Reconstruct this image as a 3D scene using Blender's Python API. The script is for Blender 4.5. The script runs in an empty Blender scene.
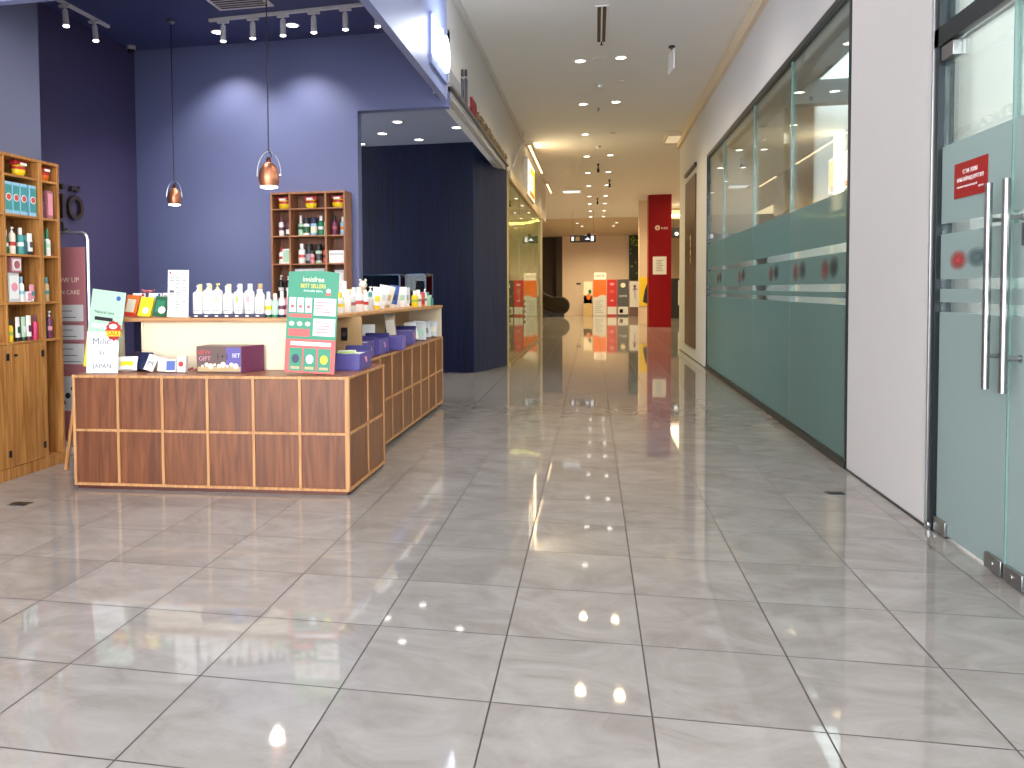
import bpy, bmesh, math, random
from mathutils import Vector, Matrix

PI = math.pi
S = bpy.context.scene
COL = S.collection
random.seed(7)

# ------------------------------------------------------------------ camera
R0 = (0.9805046857, 0.1963560894, -0.0074059074)
R1 = (-0.1964950984, 0.9797115079, -0.0394339650)
R2 = (-0.0004874462, 0.0401204119, 0.9991947332)
cd = bpy.data.cameras.new('camera')
cam = bpy.data.objects.new('camera', cd)
COL.objects.link(cam)
cam.matrix_world = Matrix(((R0[0], R2[0], -R1[0], 0.0), (R0[1], R2[1], -R1[1], 0.0),
                           (R0[2], R2[2], -R1[2], 1.5765), (0, 0, 0, 1)))
cd.sensor_fit = 'HORIZONTAL'
cd.sensor_width = 36.0
cd.lens = 801.178 * 36.0 / 1024.0
cd.shift_x = (512 - 434.879) / 1024.0
cd.shift_y = (321.776 - 384) / 1024.0
cd.clip_end = 200
S.camera = cam

# ------------------------------------------------------------------ world, exposure, area light
W = bpy.data.worlds.new('world')
S.world = W
W.use_nodes = True
W.node_tree.nodes['Background'].inputs[0].default_value = (0.93, 0.96, 1.0, 1)
W.node_tree.nodes['Background'].inputs[1].default_value = 7.5
S.view_settings.view_transform = 'Standard'
S.view_settings.look = 'None'
S.view_settings.gamma = 1.0
S.view_settings.use_curve_mapping = False
S.view_settings.exposure = 0.12
S.cycles.use_denoising = True
S.cycles.max_bounces = 10
S.cycles.diffuse_bounces = 5
S.cycles.glossy_bounces = 5
S.cycles.transparent_max_bounces = 16
S.cycles.sample_clamp_indirect = 6.0
S.cycles.caustics_reflective = False
S.cycles.caustics_refractive = False
CORR_W = 190.0       # corridor downlight power
WARM = (1.0, 0.77, 0.43)
STORE_W = 26.0       # track spotlight power
COOL = (1.0, 0.93, 0.84)


def lamp(kind, name, loc, watt, col, size=0.06, rot=(0, 0, 0), cone=2.4, blend=0.6, sy=None, parent=None):
    d = bpy.data.lights.new(name, kind)
    d.energy = watt
    d.color = col
    if kind == 'SPOT':
        d.spot_size = cone
        d.spot_blend = blend
        d.shadow_soft_size = size
    elif kind == 'AREA':
        d.shape = 'RECTANGLE'
        d.size = size
        d.size_y = sy or size
    else:
        d.shadow_soft_size = size
    o = bpy.data.objects.new(name, d)
    COL.objects.link(o)
    o.location = loc
    o.rotation_euler = rot
    if parent:
        o.parent = parent
    return o


# ceiling panels of the shops on the right and the glass shop on the left
lamp('AREA', 'shop_ceiling_light', (4.0, 9.6, 4.25), 330, (0.9, 0.97, 1.0), 2.4, sy=5.0)
lamp('AREA', 'shop_ceiling_light', (4.2, 14.5, 4.25), 150, (1.0, 0.95, 0.88), 2.0, sy=3.0)
lamp('AREA', 'office_ceiling_light', (4.0, 4.6, 4.3), 320, (0.97, 1.0, 1.0), 2.4, sy=2.4)
lamp('AREA', 'glass_shop_light', (-3.6, 21.5, 4.0), 260, (1.0, 0.84, 0.6), 2.0, sy=7.0)
# ------------------------------------------------------------------ colour + materials


def lin(c):
    r = []
    for v in c[:3]:
        v = v / 255.0
        r.append(v / 12.92 if v <= 0.04045 else ((v + 0.055) / 1.055) ** 2.4)
    return (r[0], r[1], r[2], 1.0)


MATS = {}


def mat(key, c=(200, 200, 200), rough=0.5, metal=0.0, emit=0.0, ecol=None, spec=0.5, coat=0.0, bump=0.0, noise=0.05, scale=30):
    """plain procedural material with a faint noise variation"""
    if key in MATS:
        return MATS[key]
    m = bpy.data.materials.new(key)
    m.use_nodes = True
    nt = m.node_tree
    b = nt.nodes['Principled BSDF']
    b.inputs['Roughness'].default_value = rough
    b.inputs['Metallic'].default_value = metal
    b.inputs['Specular IOR Level'].default_value = spec
    b.inputs['Coat Weight'].default_value = coat
    col = lin(c)
    b.inputs['Base Color'].default_value = col
    if noise > 0 or bump > 0:
        tc = nt.nodes.new('ShaderNodeTexCoord')
        n = nt.nodes.new('ShaderNodeTexNoise')
        n.inputs['Scale'].default_value = scale
        n.inputs['Detail'].default_value = 3
        nt.links.new(tc.outputs['Object'], n.inputs['Vector'])
        if noise > 0:
            mx = nt.nodes.new('ShaderNodeMix')
            mx.data_type = 'RGBA'
            mx.inputs['A'].default_value = [v * (1 - noise) for v in col[:3]] + [1]
            mx.inputs['B'].default_value = [min(1, v * (1 + noise)) for v in col[:3]] + [1]
            nt.links.new(n.outputs['Fac'], mx.inputs['Factor'])
            nt.links.new(mx.outputs['Result'], b.inputs['Base Color'])
        if bump > 0:
            bp = nt.nodes.new('ShaderNodeBump')
            bp.inputs['Strength'].default_value = bump
            bp.inputs['Distance'].default_value = 0.01
            nt.links.new(n.outputs['Fac'], bp.inputs['Height'])
            nt.links.new(bp.outputs['Normal'], b.inputs['Normal'])
    if emit > 0:
        b.inputs['Emission Color'].default_value = lin(ecol or c)
        b.inputs['Emission Strength'].default_value = emit
    MATS[key] = m
    return m


def wood(key, c1, c2, grain='Z', rough=0.4, fine=28.0, stretch=0.06, coat=0.0):
    if key in MATS:
        return MATS[key]
    m = bpy.data.materials.new(key)
    m.use_nodes = True
    nt = m.node_tree
    b = nt.nodes['Principled BSDF']
    tc = nt.nodes.new('ShaderNodeTexCoord')
    oi = nt.nodes.new('ShaderNodeObjectInfo')
    add = nt.nodes.new('ShaderNodeVectorMath')
    add.operation = 'ADD'
    sc = nt.nodes.new('ShaderNodeVectorMath')
    sc.operation = 'SCALE'
    sc.inputs['Scale'].default_value = 7.0
    cmb = nt.nodes.new('ShaderNodeCombineXYZ')
    for k in 'XYZ':
        nt.links.new(oi.outputs['Random'], cmb.inputs[k])
    nt.links.new(cmb.outputs[0], sc.inputs[0])
    nt.links.new(tc.outputs['Object'], add.inputs[0])
    nt.links.new(sc.outputs[0], add.inputs[1])
    mp = nt.nodes.new('ShaderNodeMapping')
    s = [fine, fine, fine]
    s['XYZ'.index(grain)] = fine * stretch
    mp.inputs['Scale'].default_value = s
    nt.links.new(add.outputs[0], mp.inputs[0])
    n = nt.nodes.new('ShaderNodeTexNoise')
    n.inputs['Scale'].default_value = 1.0
    n.inputs['Detail'].default_value = 6
    n.inputs['Distortion'].default_value = 1.4
    nt.links.new(mp.outputs[0], n.inputs['Vector'])
    r = nt.nodes.new('ShaderNodeValToRGB')
    r.color_ramp.elements[0].position = 0.34
    r.color_ramp.elements[0].color = lin(c1)
    r.color_ramp.elements[1].position = 0.66
    r.color_ramp.elements[1].color = lin(c2)
    nt.links.new(n.outputs['Fac'], r.inputs[0])
    nt.links.new(r.outputs[0], b.inputs['Base Color'])
    b.inputs['Roughness'].default_value = rough
    b.inputs['Coat Weight'].default_value = coat
    bp = nt.nodes.new('ShaderNodeBump')
    bp.inputs['Strength'].default_value = 0.15
    bp.inputs['Distance'].default_value = 0.003
    nt.links.new(n.outputs['Fac'], bp.inputs['Height'])
    nt.links.new(bp.outputs['Normal'], b.inputs['Normal'])
    MATS[key] = m
    return m


def tile_floor():
    m = bpy.data.materials.new('polished_tile')
    m.use_nodes = True
    nt = m.node_tree
    N, L = nt.nodes, nt.links
    b = N['Principled BSDF']
    g = N.new('ShaderNodeNewGeometry')
    a = ((0.59939835, -0.00247832), (0.00358224, 0.60301165))   # columns: x, y  (P = O + A*ij)
    det = a[0][0] * a[1][1] - a[0][1] * a[1][0]
    inv = ((a[1][1] / det, -a[0][1] / det), (-a[1][0] / det, a[0][0] / det))
    sub = N.new('ShaderNodeVectorMath')
    sub.operation = 'SUBTRACT'
    sub.inputs[1].default_value = (0.20838966, 2.38683851, 0)
    L.new(g.outputs['Position'], sub.inputs[0])
    ij = []
    for k in range(2):
        d = N.new('ShaderNodeVectorMath')
        d.operation = 'DOT_PRODUCT'
        d.inputs[1].default_value = (inv[k][0], inv[k][1], 0)
        L.new(sub.outputs[0], d.inputs[0])
        ij.append(d.outputs['Value'])

    def M(op, x, y=None):
        n = N.new('ShaderNodeMath')
        n.operation = op
        for q, v in ((0, x), (1, y)):
            if v is None:
                continue
            if isinstance(v, (int, float)):
                n.inputs[q].default_value = v
            else:
                L.new(v, n.inputs[q])
        return n.outputs[0]
    ds = []
    for v in ij:
        f = M('FRACT', v)
        ds.append(M('MINIMUM', f, M('SUBTRACT', 1.0, f)))
    dist = M('MINIMUM', ds[0], ds[1])
    grout = M('LESS_THAN', dist, 0.0055)
    cid = N.new('ShaderNodeCombineXYZ')
    L.new(M('FLOOR', ij[0]), cid.inputs[0])
    L.new(M('FLOOR', ij[1]), cid.inputs[1])
    wn = N.new('ShaderNodeTexWhiteNoise')
    wn.noise_dimensions = '2D'
    L.new(cid.outputs[0], wn.inputs['Vector'])
    off = N.new('ShaderNodeVectorMath')
    off.operation = 'MULTIPLY_ADD'
    off.inputs[1].default_value = (17, 17, 17)
    L.new(wn.outputs['Color'], off.inputs[0])
    L.new(g.outputs['Position'], off.inputs[2])
    mp = N.new('ShaderNodeMapping')
    mp.inputs['Rotation'].default_value = (0, 0, 0.5)
    mp.inputs['Scale'].default_value = (1.6, 2.6, 1)
    L.new(off.outputs[0], mp.inputs[0])
    n1 = N.new('ShaderNodeTexNoise')
    n1.inputs['Scale'].default_value = 1.3
    n1.inputs['Detail'].default_value = 9
    n1.inputs['Roughness'].default_value = 0.65
    n1.inputs['Distortion'].default_value = 1.0
    L.new(mp.outputs[0], n1.inputs['Vector'])
    rp = N.new('ShaderNodeValToRGB')
    e = rp.color_ramp.elements
    e[0].position, e[0].color = 0.25, lin((134, 127, 122))
    e[1].position, e[1].color = 0.72, lin((164, 160, 156))
    L.new(n1.outputs['Fac'], rp.inputs[0])
    # thin darker veins
    vein = M('LESS_THAN', M('ABSOLUTE', M('SUBTRACT', n1.outputs['Fac'], 0.405)), 0.005)
    n2 = N.new('ShaderNodeTexNoise')
    n2.inputs['Scale'].default_value = 3.0
    L.new(off.outputs[0], n2.inputs['Vector'])
    vm = M('MULTIPLY', vein, M('MULTIPLY', M('GREATER_THAN', n2.outputs['Fac'], 0.50), 0.5))
    mx0 = N.new('ShaderNodeMix')
    mx0.data_type = 'RGBA'
    mx0.inputs['B'].default_value = lin((140, 126, 116))
    L.new(vm, mx0.inputs['Factor'])
    L.new(rp.outputs[0], mx0.inputs['A'])
    br = N.new('ShaderNodeMix')
    br.data_type = 'RGBA'
    br.blend_type = 'MULTIPLY'
    br.inputs['Factor'].default_value = 1.0
    vv = M('ADD', M('MULTIPLY', wn.outputs['Value'], 0.07), 0.93)
    cc = N.new('ShaderNodeCombineColor')
    for q in range(3):
        L.new(vv, cc.inputs[q])
    L.new(mx0.outputs['Result'], br.inputs['A'])
    L.new(cc.outputs[0], br.inputs['B'])
    mx = N.new('ShaderNodeMix')
    mx.data_type = 'RGBA'
    mx.inputs['B'].default_value = lin((52, 48, 46))
    L.new(grout, mx.inputs['Factor'])
    L.new(br.outputs['Result'], mx.inputs['A'])
    L.new(mx.outputs['Result'], b.inputs['Base Color'])
    L.new(M('ADD', M('MULTIPLY', grout, 0.5), M('ADD', M('MULTIPLY', n1.outputs['Fac'], 0.03), 0.022)), b.inputs['Roughness'])
    b.inputs['IOR'].default_value = 1.55
    MATS['polished_tile'] = m
    return m


def glass(key, tint=(225, 240, 235), refl=1.0, ior=1.5):
    """thin architectural glass: tinted see-through with Fresnel reflection"""
    m = bpy.data.materials.new(key)
    m.use_nodes = True
    nt = m.node_tree
    nt.nodes.remove(nt.nodes['Principled BSDF'])
    out = nt.nodes['Material Output']
    t = nt.nodes.new('ShaderNodeBsdfTransparent')
    t.inputs[0].default_value = lin(tint)
    gl = nt.nodes.new('ShaderNodeBsdfGlossy')
    gl.inputs['Roughness'].default_value = 0.0
    gl.inputs[0].default_value = (refl, refl, refl, 1)
    fr = nt.nodes.new('ShaderNodeFresnel')
    fr.inputs[0].default_value = ior
    # the same curve on both sides of the sheet: take the facing normal's reflectance
    lw = nt.nodes.new('ShaderNodeLayerWeight')
    lw.inputs['Blend'].default_value = 0.35
    mx = nt.nodes.new('ShaderNodeMixShader')
    mul = nt.nodes.new('ShaderNodeMath')
    mul.operation = 'MULTIPLY_ADD'
    mul.inputs[1].default_value = 0.62
    mul.inputs[2].default_value = 0.03
    nt.links.new(lw.outputs['Fresnel'], mul.inputs[0])
    nt.nodes.remove(fr)
    nt.links.new(mul.outputs[0], mx.inputs[0])
    nt.links.new(t.outputs[0], mx.inputs[1])
    nt.links.new(gl.outputs[0], mx.inputs[2])
    nt.links.new(mx.outputs[0], out.inputs[0])
    MATS[key] = m
    return m


def frost(key, c, trans=0.55, see=0.0):
    """etched film: diffuse + translucent with a glossy coat"""
    m = bpy.data.materials.new(key)
    m.use_nodes = True
    nt = m.node_tree
    nt.nodes.remove(nt.nodes['Principled BSDF'])
    out = nt.nodes['Material Output']
    d = nt.nodes.new('ShaderNodeBsdfDiffuse')
    t = nt.nodes.new('ShaderNodeBsdfTranslucent')
    d.inputs[0].default_value = lin(c)
    t.inputs[0].default_value = lin(c)
    gl = nt.nodes.new('ShaderNodeBsdfGlossy')
    gl.inputs['Roughness'].default_value = 0.05
    lw = nt.nodes.new('ShaderNodeLayerWeight')
    lw.inputs['Blend'].default_value = 0.3
    m1 = nt.nodes.new('ShaderNodeMixShader')
    m1.inputs[0].default_value = trans
    nt.links.new(d.outputs[0], m1.inputs[1])
    nt.links.new(t.outputs[0], m1.inputs[2])
    last = m1.outputs[0]
    if see > 0:
        tr = nt.nodes.new('ShaderNodeBsdfTransparent')
        tr.inputs[0].default_value = lin(c)
        m3 = nt.nodes.new('ShaderNodeMixShader')
        m3.inputs[0].default_value = see
        nt.links.new(last, m3.inputs[1])
        nt.links.new(tr.outputs[0], m3.inputs[2])
        last = m3.outputs[0]
    mu = nt.nodes.new('ShaderNodeMath')
    mu.operation = 'MULTIPLY'
    mu.inputs[1].default_value = 0.35
    nt.links.new(lw.outputs['Fresnel'], mu.inputs[0])
    m2 = nt.nodes.new('ShaderNodeMixShader')
    nt.links.new(mu.outputs[0], m2.inputs[0])
    nt.links.new(last, m2.inputs[1])
    nt.links.new(gl.outputs[0], m2.inputs[2])
    nt.links.new(m2.outputs[0], out.inputs[0])
    MATS[key] = m
    return m


def planks(key, c1, c2, seam=0.2):
    """dark boarded panelling, boards upright"""
    m = wood(key, c1, c2, 'Z', 0.42, 26, 0.02)
    m.node_tree.nodes['Principled BSDF'].inputs['Specular IOR Level'].default_value = 0.15
    return m


FLOOR = tile_floor()
GLASS = glass('clear_glass', (240, 248, 246))
GLASS2 = glass('shop_glass', (205, 222, 200))
CASEGL = glass('case_glass', (170, 185, 190), 0.35)
FROST = frost('green_frosted_film', (136, 164, 158), 0.5, 0.0)
FROST_D = frost('door_frosted_film', (190, 206, 204), 0.55, 0.0)
FROST_L = frost('yellow_frosted_film', (196, 206, 160), 0.5, 0.12)
WALLW = mat('white_paint', (208, 205, 203), 0.6, noise=0.02, scale=3)
CEILW = mat('ceiling_paint', (244, 243, 241), 0.7, noise=0.015, scale=2)
CREAM = mat('cream_paint', (226, 208, 180), 0.6, noise=0.02, scale=2)
PLASTER = mat('cream_plaster', (232, 212, 192), 0.65, noise=0.05, scale=1.2)
BLUE = mat('blue_paint', (100, 108, 150), 0.55, noise=0.03, scale=3)
BLUE_F = mat('fascia_blue_paint', (146, 158, 202), 0.4, noise=0.03, scale=3)
BLUEGREY = mat('blue_grey_paint', (104, 108, 136), 0.6, noise=0.03, scale=3)
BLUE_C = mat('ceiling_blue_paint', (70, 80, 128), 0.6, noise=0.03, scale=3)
GREYC = mat('grey_ceiling_paint', (176, 180, 190), 0.6, noise=0.04, scale=1.5)
NAVY = planks('navy_boards', (4, 7, 21), (12, 18, 48))
NAVY2 = planks('grey_navy_boards', (30, 40, 66), (50, 62, 94))
DARK = mat('dark_wall', (60, 46, 36), 0.6, noise=0.1, scale=1)
BLACK = mat('black', (14, 14, 15), 0.4)
FRAMEM = mat('dark_metal', (48, 54, 58), 0.35, 0.7)
STEEL = mat('steel', (168, 168, 168), 0.3, 1.0, noise=0.02)
STEELD = mat('steel_mirror', (190, 192, 194), 0.08, 1.0, noise=0.0)
ALU = mat('aluminium', (210, 212, 214), 0.3, 0.9)
GREYM = mat('grey_plastic', (170, 172, 176), 0.45)
WHITEP = mat('white_plastic', (236, 236, 236), 0.35)
PAPER = mat('white_paper', (242, 242, 240), 0.7, noise=0.02)
WALNUT = wood('walnut_veneer', (98, 54, 31), (134, 80, 48), 'Z', 0.36, 17, 0.075)
WALNUT_Y = wood('walnut_top', (116, 70, 44), (158, 102, 68), 'X', 0.35, 24, 0.06)
OAKX = wood('oak_x', (176, 122, 74), (208, 156, 104), 'X', 0.45, 30, 0.05)
OAKZ = wood('oak_z', (176, 122, 74), (208, 156, 104), 'Z', 0.45, 30, 0.05)
OAKY = wood('oak_y', (176, 122, 74), (208, 156, 104), 'Y', 0.45, 30, 0.05)
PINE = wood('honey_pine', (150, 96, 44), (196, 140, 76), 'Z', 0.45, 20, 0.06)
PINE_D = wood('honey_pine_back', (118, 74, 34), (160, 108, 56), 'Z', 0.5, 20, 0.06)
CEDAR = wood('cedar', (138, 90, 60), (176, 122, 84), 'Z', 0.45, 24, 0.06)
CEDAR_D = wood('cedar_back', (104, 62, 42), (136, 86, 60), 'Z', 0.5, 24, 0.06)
BROWN = wood('brown_panel', (42, 24, 15), (92, 58, 36), 'Z', 0.3, 9, 0.1)
CREAMB = mat('cream_laminate', (240, 222, 192), 0.5, noise=0.02)
TANB = mat('tan_laminate', (196, 160, 112), 0.5, noise=0.03)
COPPER = mat('copper', (206, 136, 104), 0.38, 0.9, noise=0.04)
COPPERD = mat('copper_dark', (120, 66, 46), 0.3, 1.0)
REDP = mat('red_paint', (142, 3, 7), 0.45, spec=0.2, noise=0.03)
EM_W = mat('lamp_white', (255, 246, 232), 0.5, emit=6, noise=0)
EM_S = mat('lamp_store', (255, 250, 244), 0.5, emit=7, noise=0)
EM_LED = mat('led_strip', (255, 214, 150), 0.5, emit=9, noise=0)
EM_SIGN = mat('lit_letter_white', (240, 246, 255), 0.5, emit=5, noise=0)
EM_PANEL = mat('lit_panel', (255, 244, 214), 0.5, emit=1.5, noise=0)
EM_YEL = mat('lit_yellow', (255, 196, 20), 0.5, emit=1.6, noise=0)
EM_ORG = mat('lit_orange', (232, 120, 20), 0.5, emit=1.0, noise=0)
EM_COVE = mat('lit_cove', (255, 226, 180), 0.5, emit=2.6, noise=0)
P = {}
for k, c in dict(white=(240, 240, 238), paleyellow=(230, 222, 150), mint=(184, 220, 194), green=(40, 128, 92), dgreen=(24, 92, 52), teal=(70, 150, 150), dteal=(34, 96, 104),
                 red=(188, 44, 42), coral=(206, 84, 80), pink=(226, 150, 168), hotpink=(214, 60, 110), yellow=(244, 214, 30), orange=(226, 110, 34),
                 navy=(30, 36, 74), purple=(94, 84, 160), dpurple=(56, 50, 112), lilac=(120, 110, 180), blue=(60, 92, 170), black=(26, 26, 30),
                 brown=(104, 78, 74), cream=(236, 226, 206), tan=(196, 168, 120), grey=(150, 152, 156), dgrey=(72, 72, 76), plum=(112, 50, 84),
                 lime=(160, 196, 70), palegrey=(206, 208, 210), rose=(170, 88, 96), dustypink=(172, 108, 114), lightblue=(150, 196, 222)).items():
    P[k] = mat('print_' + k, c, 0.4, noise=0.03)

# ------------------------------------------------------------------ mesh builder


class MB:
    def __init__(self):
        self.v = []
        self.f = []
        self.m = []

    def _add(self, vs, fs, mi=0):
        o = len(self.v)
        self.v += [tuple(p) for p in vs]
        for q in fs:
            self.f.append([i + o for i in q])
            self.m.append(mi)
        return self

    def box(self, x0, x1, y0, y1, z0, z1, mi=0, M=None):
        vs = [(x, y, z) for z in (z0, z1) for y in (y0, y1) for x in (x0, x1)]
        if M is not None:
            vs = [tuple(M @ Vector(p)) for p in vs]
        return self._add(vs, [(0, 2, 3, 1), (4, 5, 7, 6), (0, 1, 5, 4), (2, 6, 7, 3), (0, 4, 6, 2), (1, 3, 7, 5)], mi)

    def prism(self, poly, z0, z1, mi=0, M=None):
        """poly: (x, y) list, extruded in z"""
        n = len(poly)
        ar = sum(poly[i][0] * poly[(i + 1) % n][1] - poly[(i + 1) % n][0] * poly[i][1] for i in range(n))
        if ar < 0:
            poly = poly[::-1]
        vs = [(x, y, z0) for x, y in poly] + [(x, y, z1) for x, y in poly]
        if M is not None:
            vs = [tuple(M @ Vector(p)) for p in vs]
        fs = [tuple(range(n - 1, -1, -1)), tuple(range(n, 2 * n))]
        fs += [(i, (i + 1) % n, n + (i + 1) % n, n + i) for i in range(n)]
        return self._add(vs, fs, mi)

    def lathe(self, prof, o=(0, 0, 0), n=16, mi=0, M=None, sx=1.0, sy=1.0):
        vs, fs = [], []
        for r, z in prof:
            for k in range(n):
                a = 2 * PI * k / n
                vs.append((o[0] + sx * r * math.cos(a), o[1] + sy * r * math.sin(a), o[2] + z))
        for i in range(len(prof) - 1):
            for k in range(n):
                k2 = (k + 1) % n
                fs.append((i * n + k, i * n + k2, (i + 1) * n + k2, (i + 1) * n + k))
        fs.append(tuple(range(n - 1, -1, -1)))
        fs.append(tuple(range((len(prof) - 1) * n, len(prof) * n)))
        if M is not None:
            vs = [tuple(M @ Vector(p)) for p in vs]
        return self._add(vs, fs, mi)

    def tube(self, path, r, n=8, mi=0, closed=False):
        path = [Vector(p) for p in path]
        L = len(path)
        vs, fs = [], []
        up = Vector((0, 0, 1))
        prev = None
        for i, p in enumerate(path):
            if closed:
                t = path[(i + 1) % L] - path[i - 1]
            else:
                t = path[min(i + 1, L - 1)] - path[max(i - 1, 0)]
            t.normalize()
            if prev is None:
                a = t.cross(up) if abs(t.z) < 0.95 else t.cross(Vector((1, 0, 0)))
            else:
                a = prev - t * prev.dot(t)
            a.normalize()
            prev = a
            b = t.cross(a)
            rr = r[i] if isinstance(r, (list, tuple)) else r
            for k in range(n):
                an = 2 * PI * k / n
                vs.append(p + a * (rr * math.cos(an)) + b * (rr * math.sin(an)))
        for i in range(L if closed else L - 1):
            j = (i + 1) % L
            for k in range(n):
                k2 = (k + 1) % n
                fs.append((i * n + k, i * n + k2, j * n + k2, j * n + k))
        if not closed:
            fs.append(tuple(range(n - 1, -1, -1)))
            fs.append(tuple(range((L - 1) * n, L * n)))
        return self._add(vs, fs, mi)

    def build(self, name, mats, parent=None, bevel=0.0, smooth=True, loc=None, rot=None, label=None):
        me = bpy.data.meshes.new(name)
        me.from_pydata(self.v, [], self.f)
        bm = bmesh.new()
        bm.from_mesh(me)
        bmesh.ops.recalc_face_normals(bm, faces=bm.faces)
        bm.to_mesh(me)
        bm.free()
        if not isinstance(mats, (list, tuple)):
            mats = [mats]
        for m in mats:
            me.materials.append(m)
        me.polygons.foreach_set('material_index', self.m)
        if smooth:
            me.polygons.foreach_set('use_smooth', [True] * len(me.polygons))
            me.set_sharp_from_angle(angle=0.6)
        o = bpy.data.objects.new(name, me)
        COL.objects.link(o)
        if parent:
            o.parent = parent
        if loc:
            o.location = loc
        if rot:
            o.rotation_euler = rot
        if bevel > 0:
            b = o.modifiers.new('bevel', 'BEVEL')
            b.width = bevel
            b.segments = 2
            b.limit_method = 'ANGLE'
        if label:
            o['label'] = label
        return o


def box(*a, **k):
    return MB().box(*a, **k)


LABELS = {}


def tag(o, label, cat, group=None, kind=None):
    o['label'] = label
    o['category'] = cat
    if group:
        o['group'] = group
    if kind:
        o['kind'] = kind
    if label in LABELS and not group:
        print('DUP LABEL', label)
    LABELS[label] = LABELS.get(label, 0) + 1
    return o


def thing(name, label, cat, loc=(0, 0, 0), rz=0.0, group=None):
    o = bpy.data.objects.new(name, None)
    COL.objects.link(o)
    o.empty_display_size = 0.1
    o.location = loc
    o.rotation_euler = (0, 0, rz)
    return tag(o, label, cat, group)


def struct(name, mb, mats, label=None, bevel=0.0):
    o = mb.build(name, mats, None, bevel, smooth=False)
    o['kind'] = 'structure'
    if label:
        o['label'] = label
    return o


def dup(o, parent=None):
    c = o.copy()
    COL.objects.link(c)
    if parent:
        c.parent = parent
    for ch in o.children:
        dup(ch, c)
    return c


def text(name, s, size, M, material, parent=None, ext=0.002, align='CENTER', spacing=1.0, width=None):
    """flat raised lettering as a mesh; M places the text plane (x right, y up, z out)"""
    cu = bpy.data.curves.new(name, 'FONT')
    cu.body = s
    cu.size = size
    cu.extrude = ext
    cu.align_x = align
    cu.align_y = 'CENTER'
    cu.space_character = spacing
    cu.resolution_u = 3
    t = bpy.data.objects.new('tmp', cu)
    COL.objects.link(t)
    bpy.context.view_layer.update()
    me = bpy.data.meshes.new_from_object(t.evaluated_get(bpy.context.evaluated_depsgraph_get()))
    bpy.data.objects.remove(t)
    bpy.data.curves.remove(cu)
    if width and len(me.vertices):
        xs = [v.co.x for v in me.vertices]
        k = width / max(1e-6, max(xs) - min(xs))
        for v in me.vertices:
            v.co.x *= k
    me.transform(M)
    me.materials.clear()
    me.materials.append(material)
    me.name = name
    o = bpy.data.objects.new(name, me)
    COL.objects.link(o)
    if parent:
        o.parent = parent
    return o


def plane_M(o, right, up):
    r = Vector(right).normalized()
    u = Vector(up).normalized()
    n = r.cross(u)
    return Matrix(((r.x, u.x, n.x, o[0]), (r.y, u.y, n.y, o[1]), (r.z, u.z, n.z, o[2]), (0, 0, 0, 1)))


FRONT = ((1, 0, 0), (0, 0, 1))      # faces -y
EAST = ((0, 1, 0), (0, 0, 1))       # faces +x
WEST = ((0, -1, 0), (0, 0, 1))      # faces -x
# ------------------------------------------------------------------ room shell
struct('floor', box(-12, 9, -7, 56, -0.12, 0.0), FLOOR)
CZ = 5.4
struct('ceiling', MB().box(-1.95, 9, -2.5, 56, CZ, CZ + 0.15).box(-12, -1.95, 26.4, 56, CZ, CZ + 0.15).box(-12, -1.95, -2.5, 5.75, CZ, CZ + 0.15), CEILW)
XR = 2.13
wr = MB()
wr.box(XR, XR + 0.22, -1.5, 3.55, 0, CZ).box(XR, XR + 0.22, 3.55, 5.73, 4.15, CZ)
wr.box(XR, XR + 0.22, 5.73, 7.44, 0, CZ).box(XR, XR + 0.22, 7.44, 16.42, 4.16, CZ).box(XR, XR + 0.22, 16.42, 21.6, 0, CZ)
struct('wall_right', wr, WALLW, 'white painted wall along the right side of the corridor')
struct('trim_1', box(XR - 0.07, XR, -1.5, 21.6, 5.17, 5.4), CREAM, 'cream moulding where the right wall meets the ceiling')
struct('baseboard_right', MB().box(XR - 0.012, XR, 5.76, 7.44, 0, 0.012).box(XR - 0.012, XR, 16.42, 21.6, 0, 0.012), FRAMEM)
# shops behind the right wall
si = MB()
si.box(6.0, 6.15, -1.5, 21.5, 0, 4.5)
si.box(XR + 0.22, 6.0, 6.6, 6.75, 0, 4.5)
si.box(XR + 0.22, 6.0, 17.0, 17.15, 0, 4.5)
si.box(XR + 0.22, 6.0, -1.0, -0.85, 0, 4.5)
struct('wall_shop', si, WALLW, 'white inner wall of the shops behind the right-hand glass')
struct('ceiling_shop', box(XR + 0.22, 6.0, -1.0, 17.0, 4.42, 4.52), GREYC)
pt = MB().box(2.95, 6.0, 12.0, 12.15, 0, 4.2).box(2.36, 2.95, 12.0, 12.15, 0, 2.25).box(2.43, 2.77, 13.0, 13.1, 0, 4.0)  # low white piece added so the clear stripes in the film look bright
pt.box(2.36, 2.62, 15.5, 15.6, 0, 4.15)
struct('wall_partition', pt, WALLW, 'white partition standing inside the glass-fronted shop')
struct('trim_2', box(2.6, 2.94, 11.9, 12.14, 2.25, 4.42), BROWN, 'brown panelled post inside the glass-fronted shop')
struct('trim_3', MB().box(2.4, 6.0, 11.2, 11.4, 3.95, 4.42).box(2.4, 2.6, 7, 17, 4.1, 4.42), FRAMEM, 'dark beam under the shop ceiling')

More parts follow.
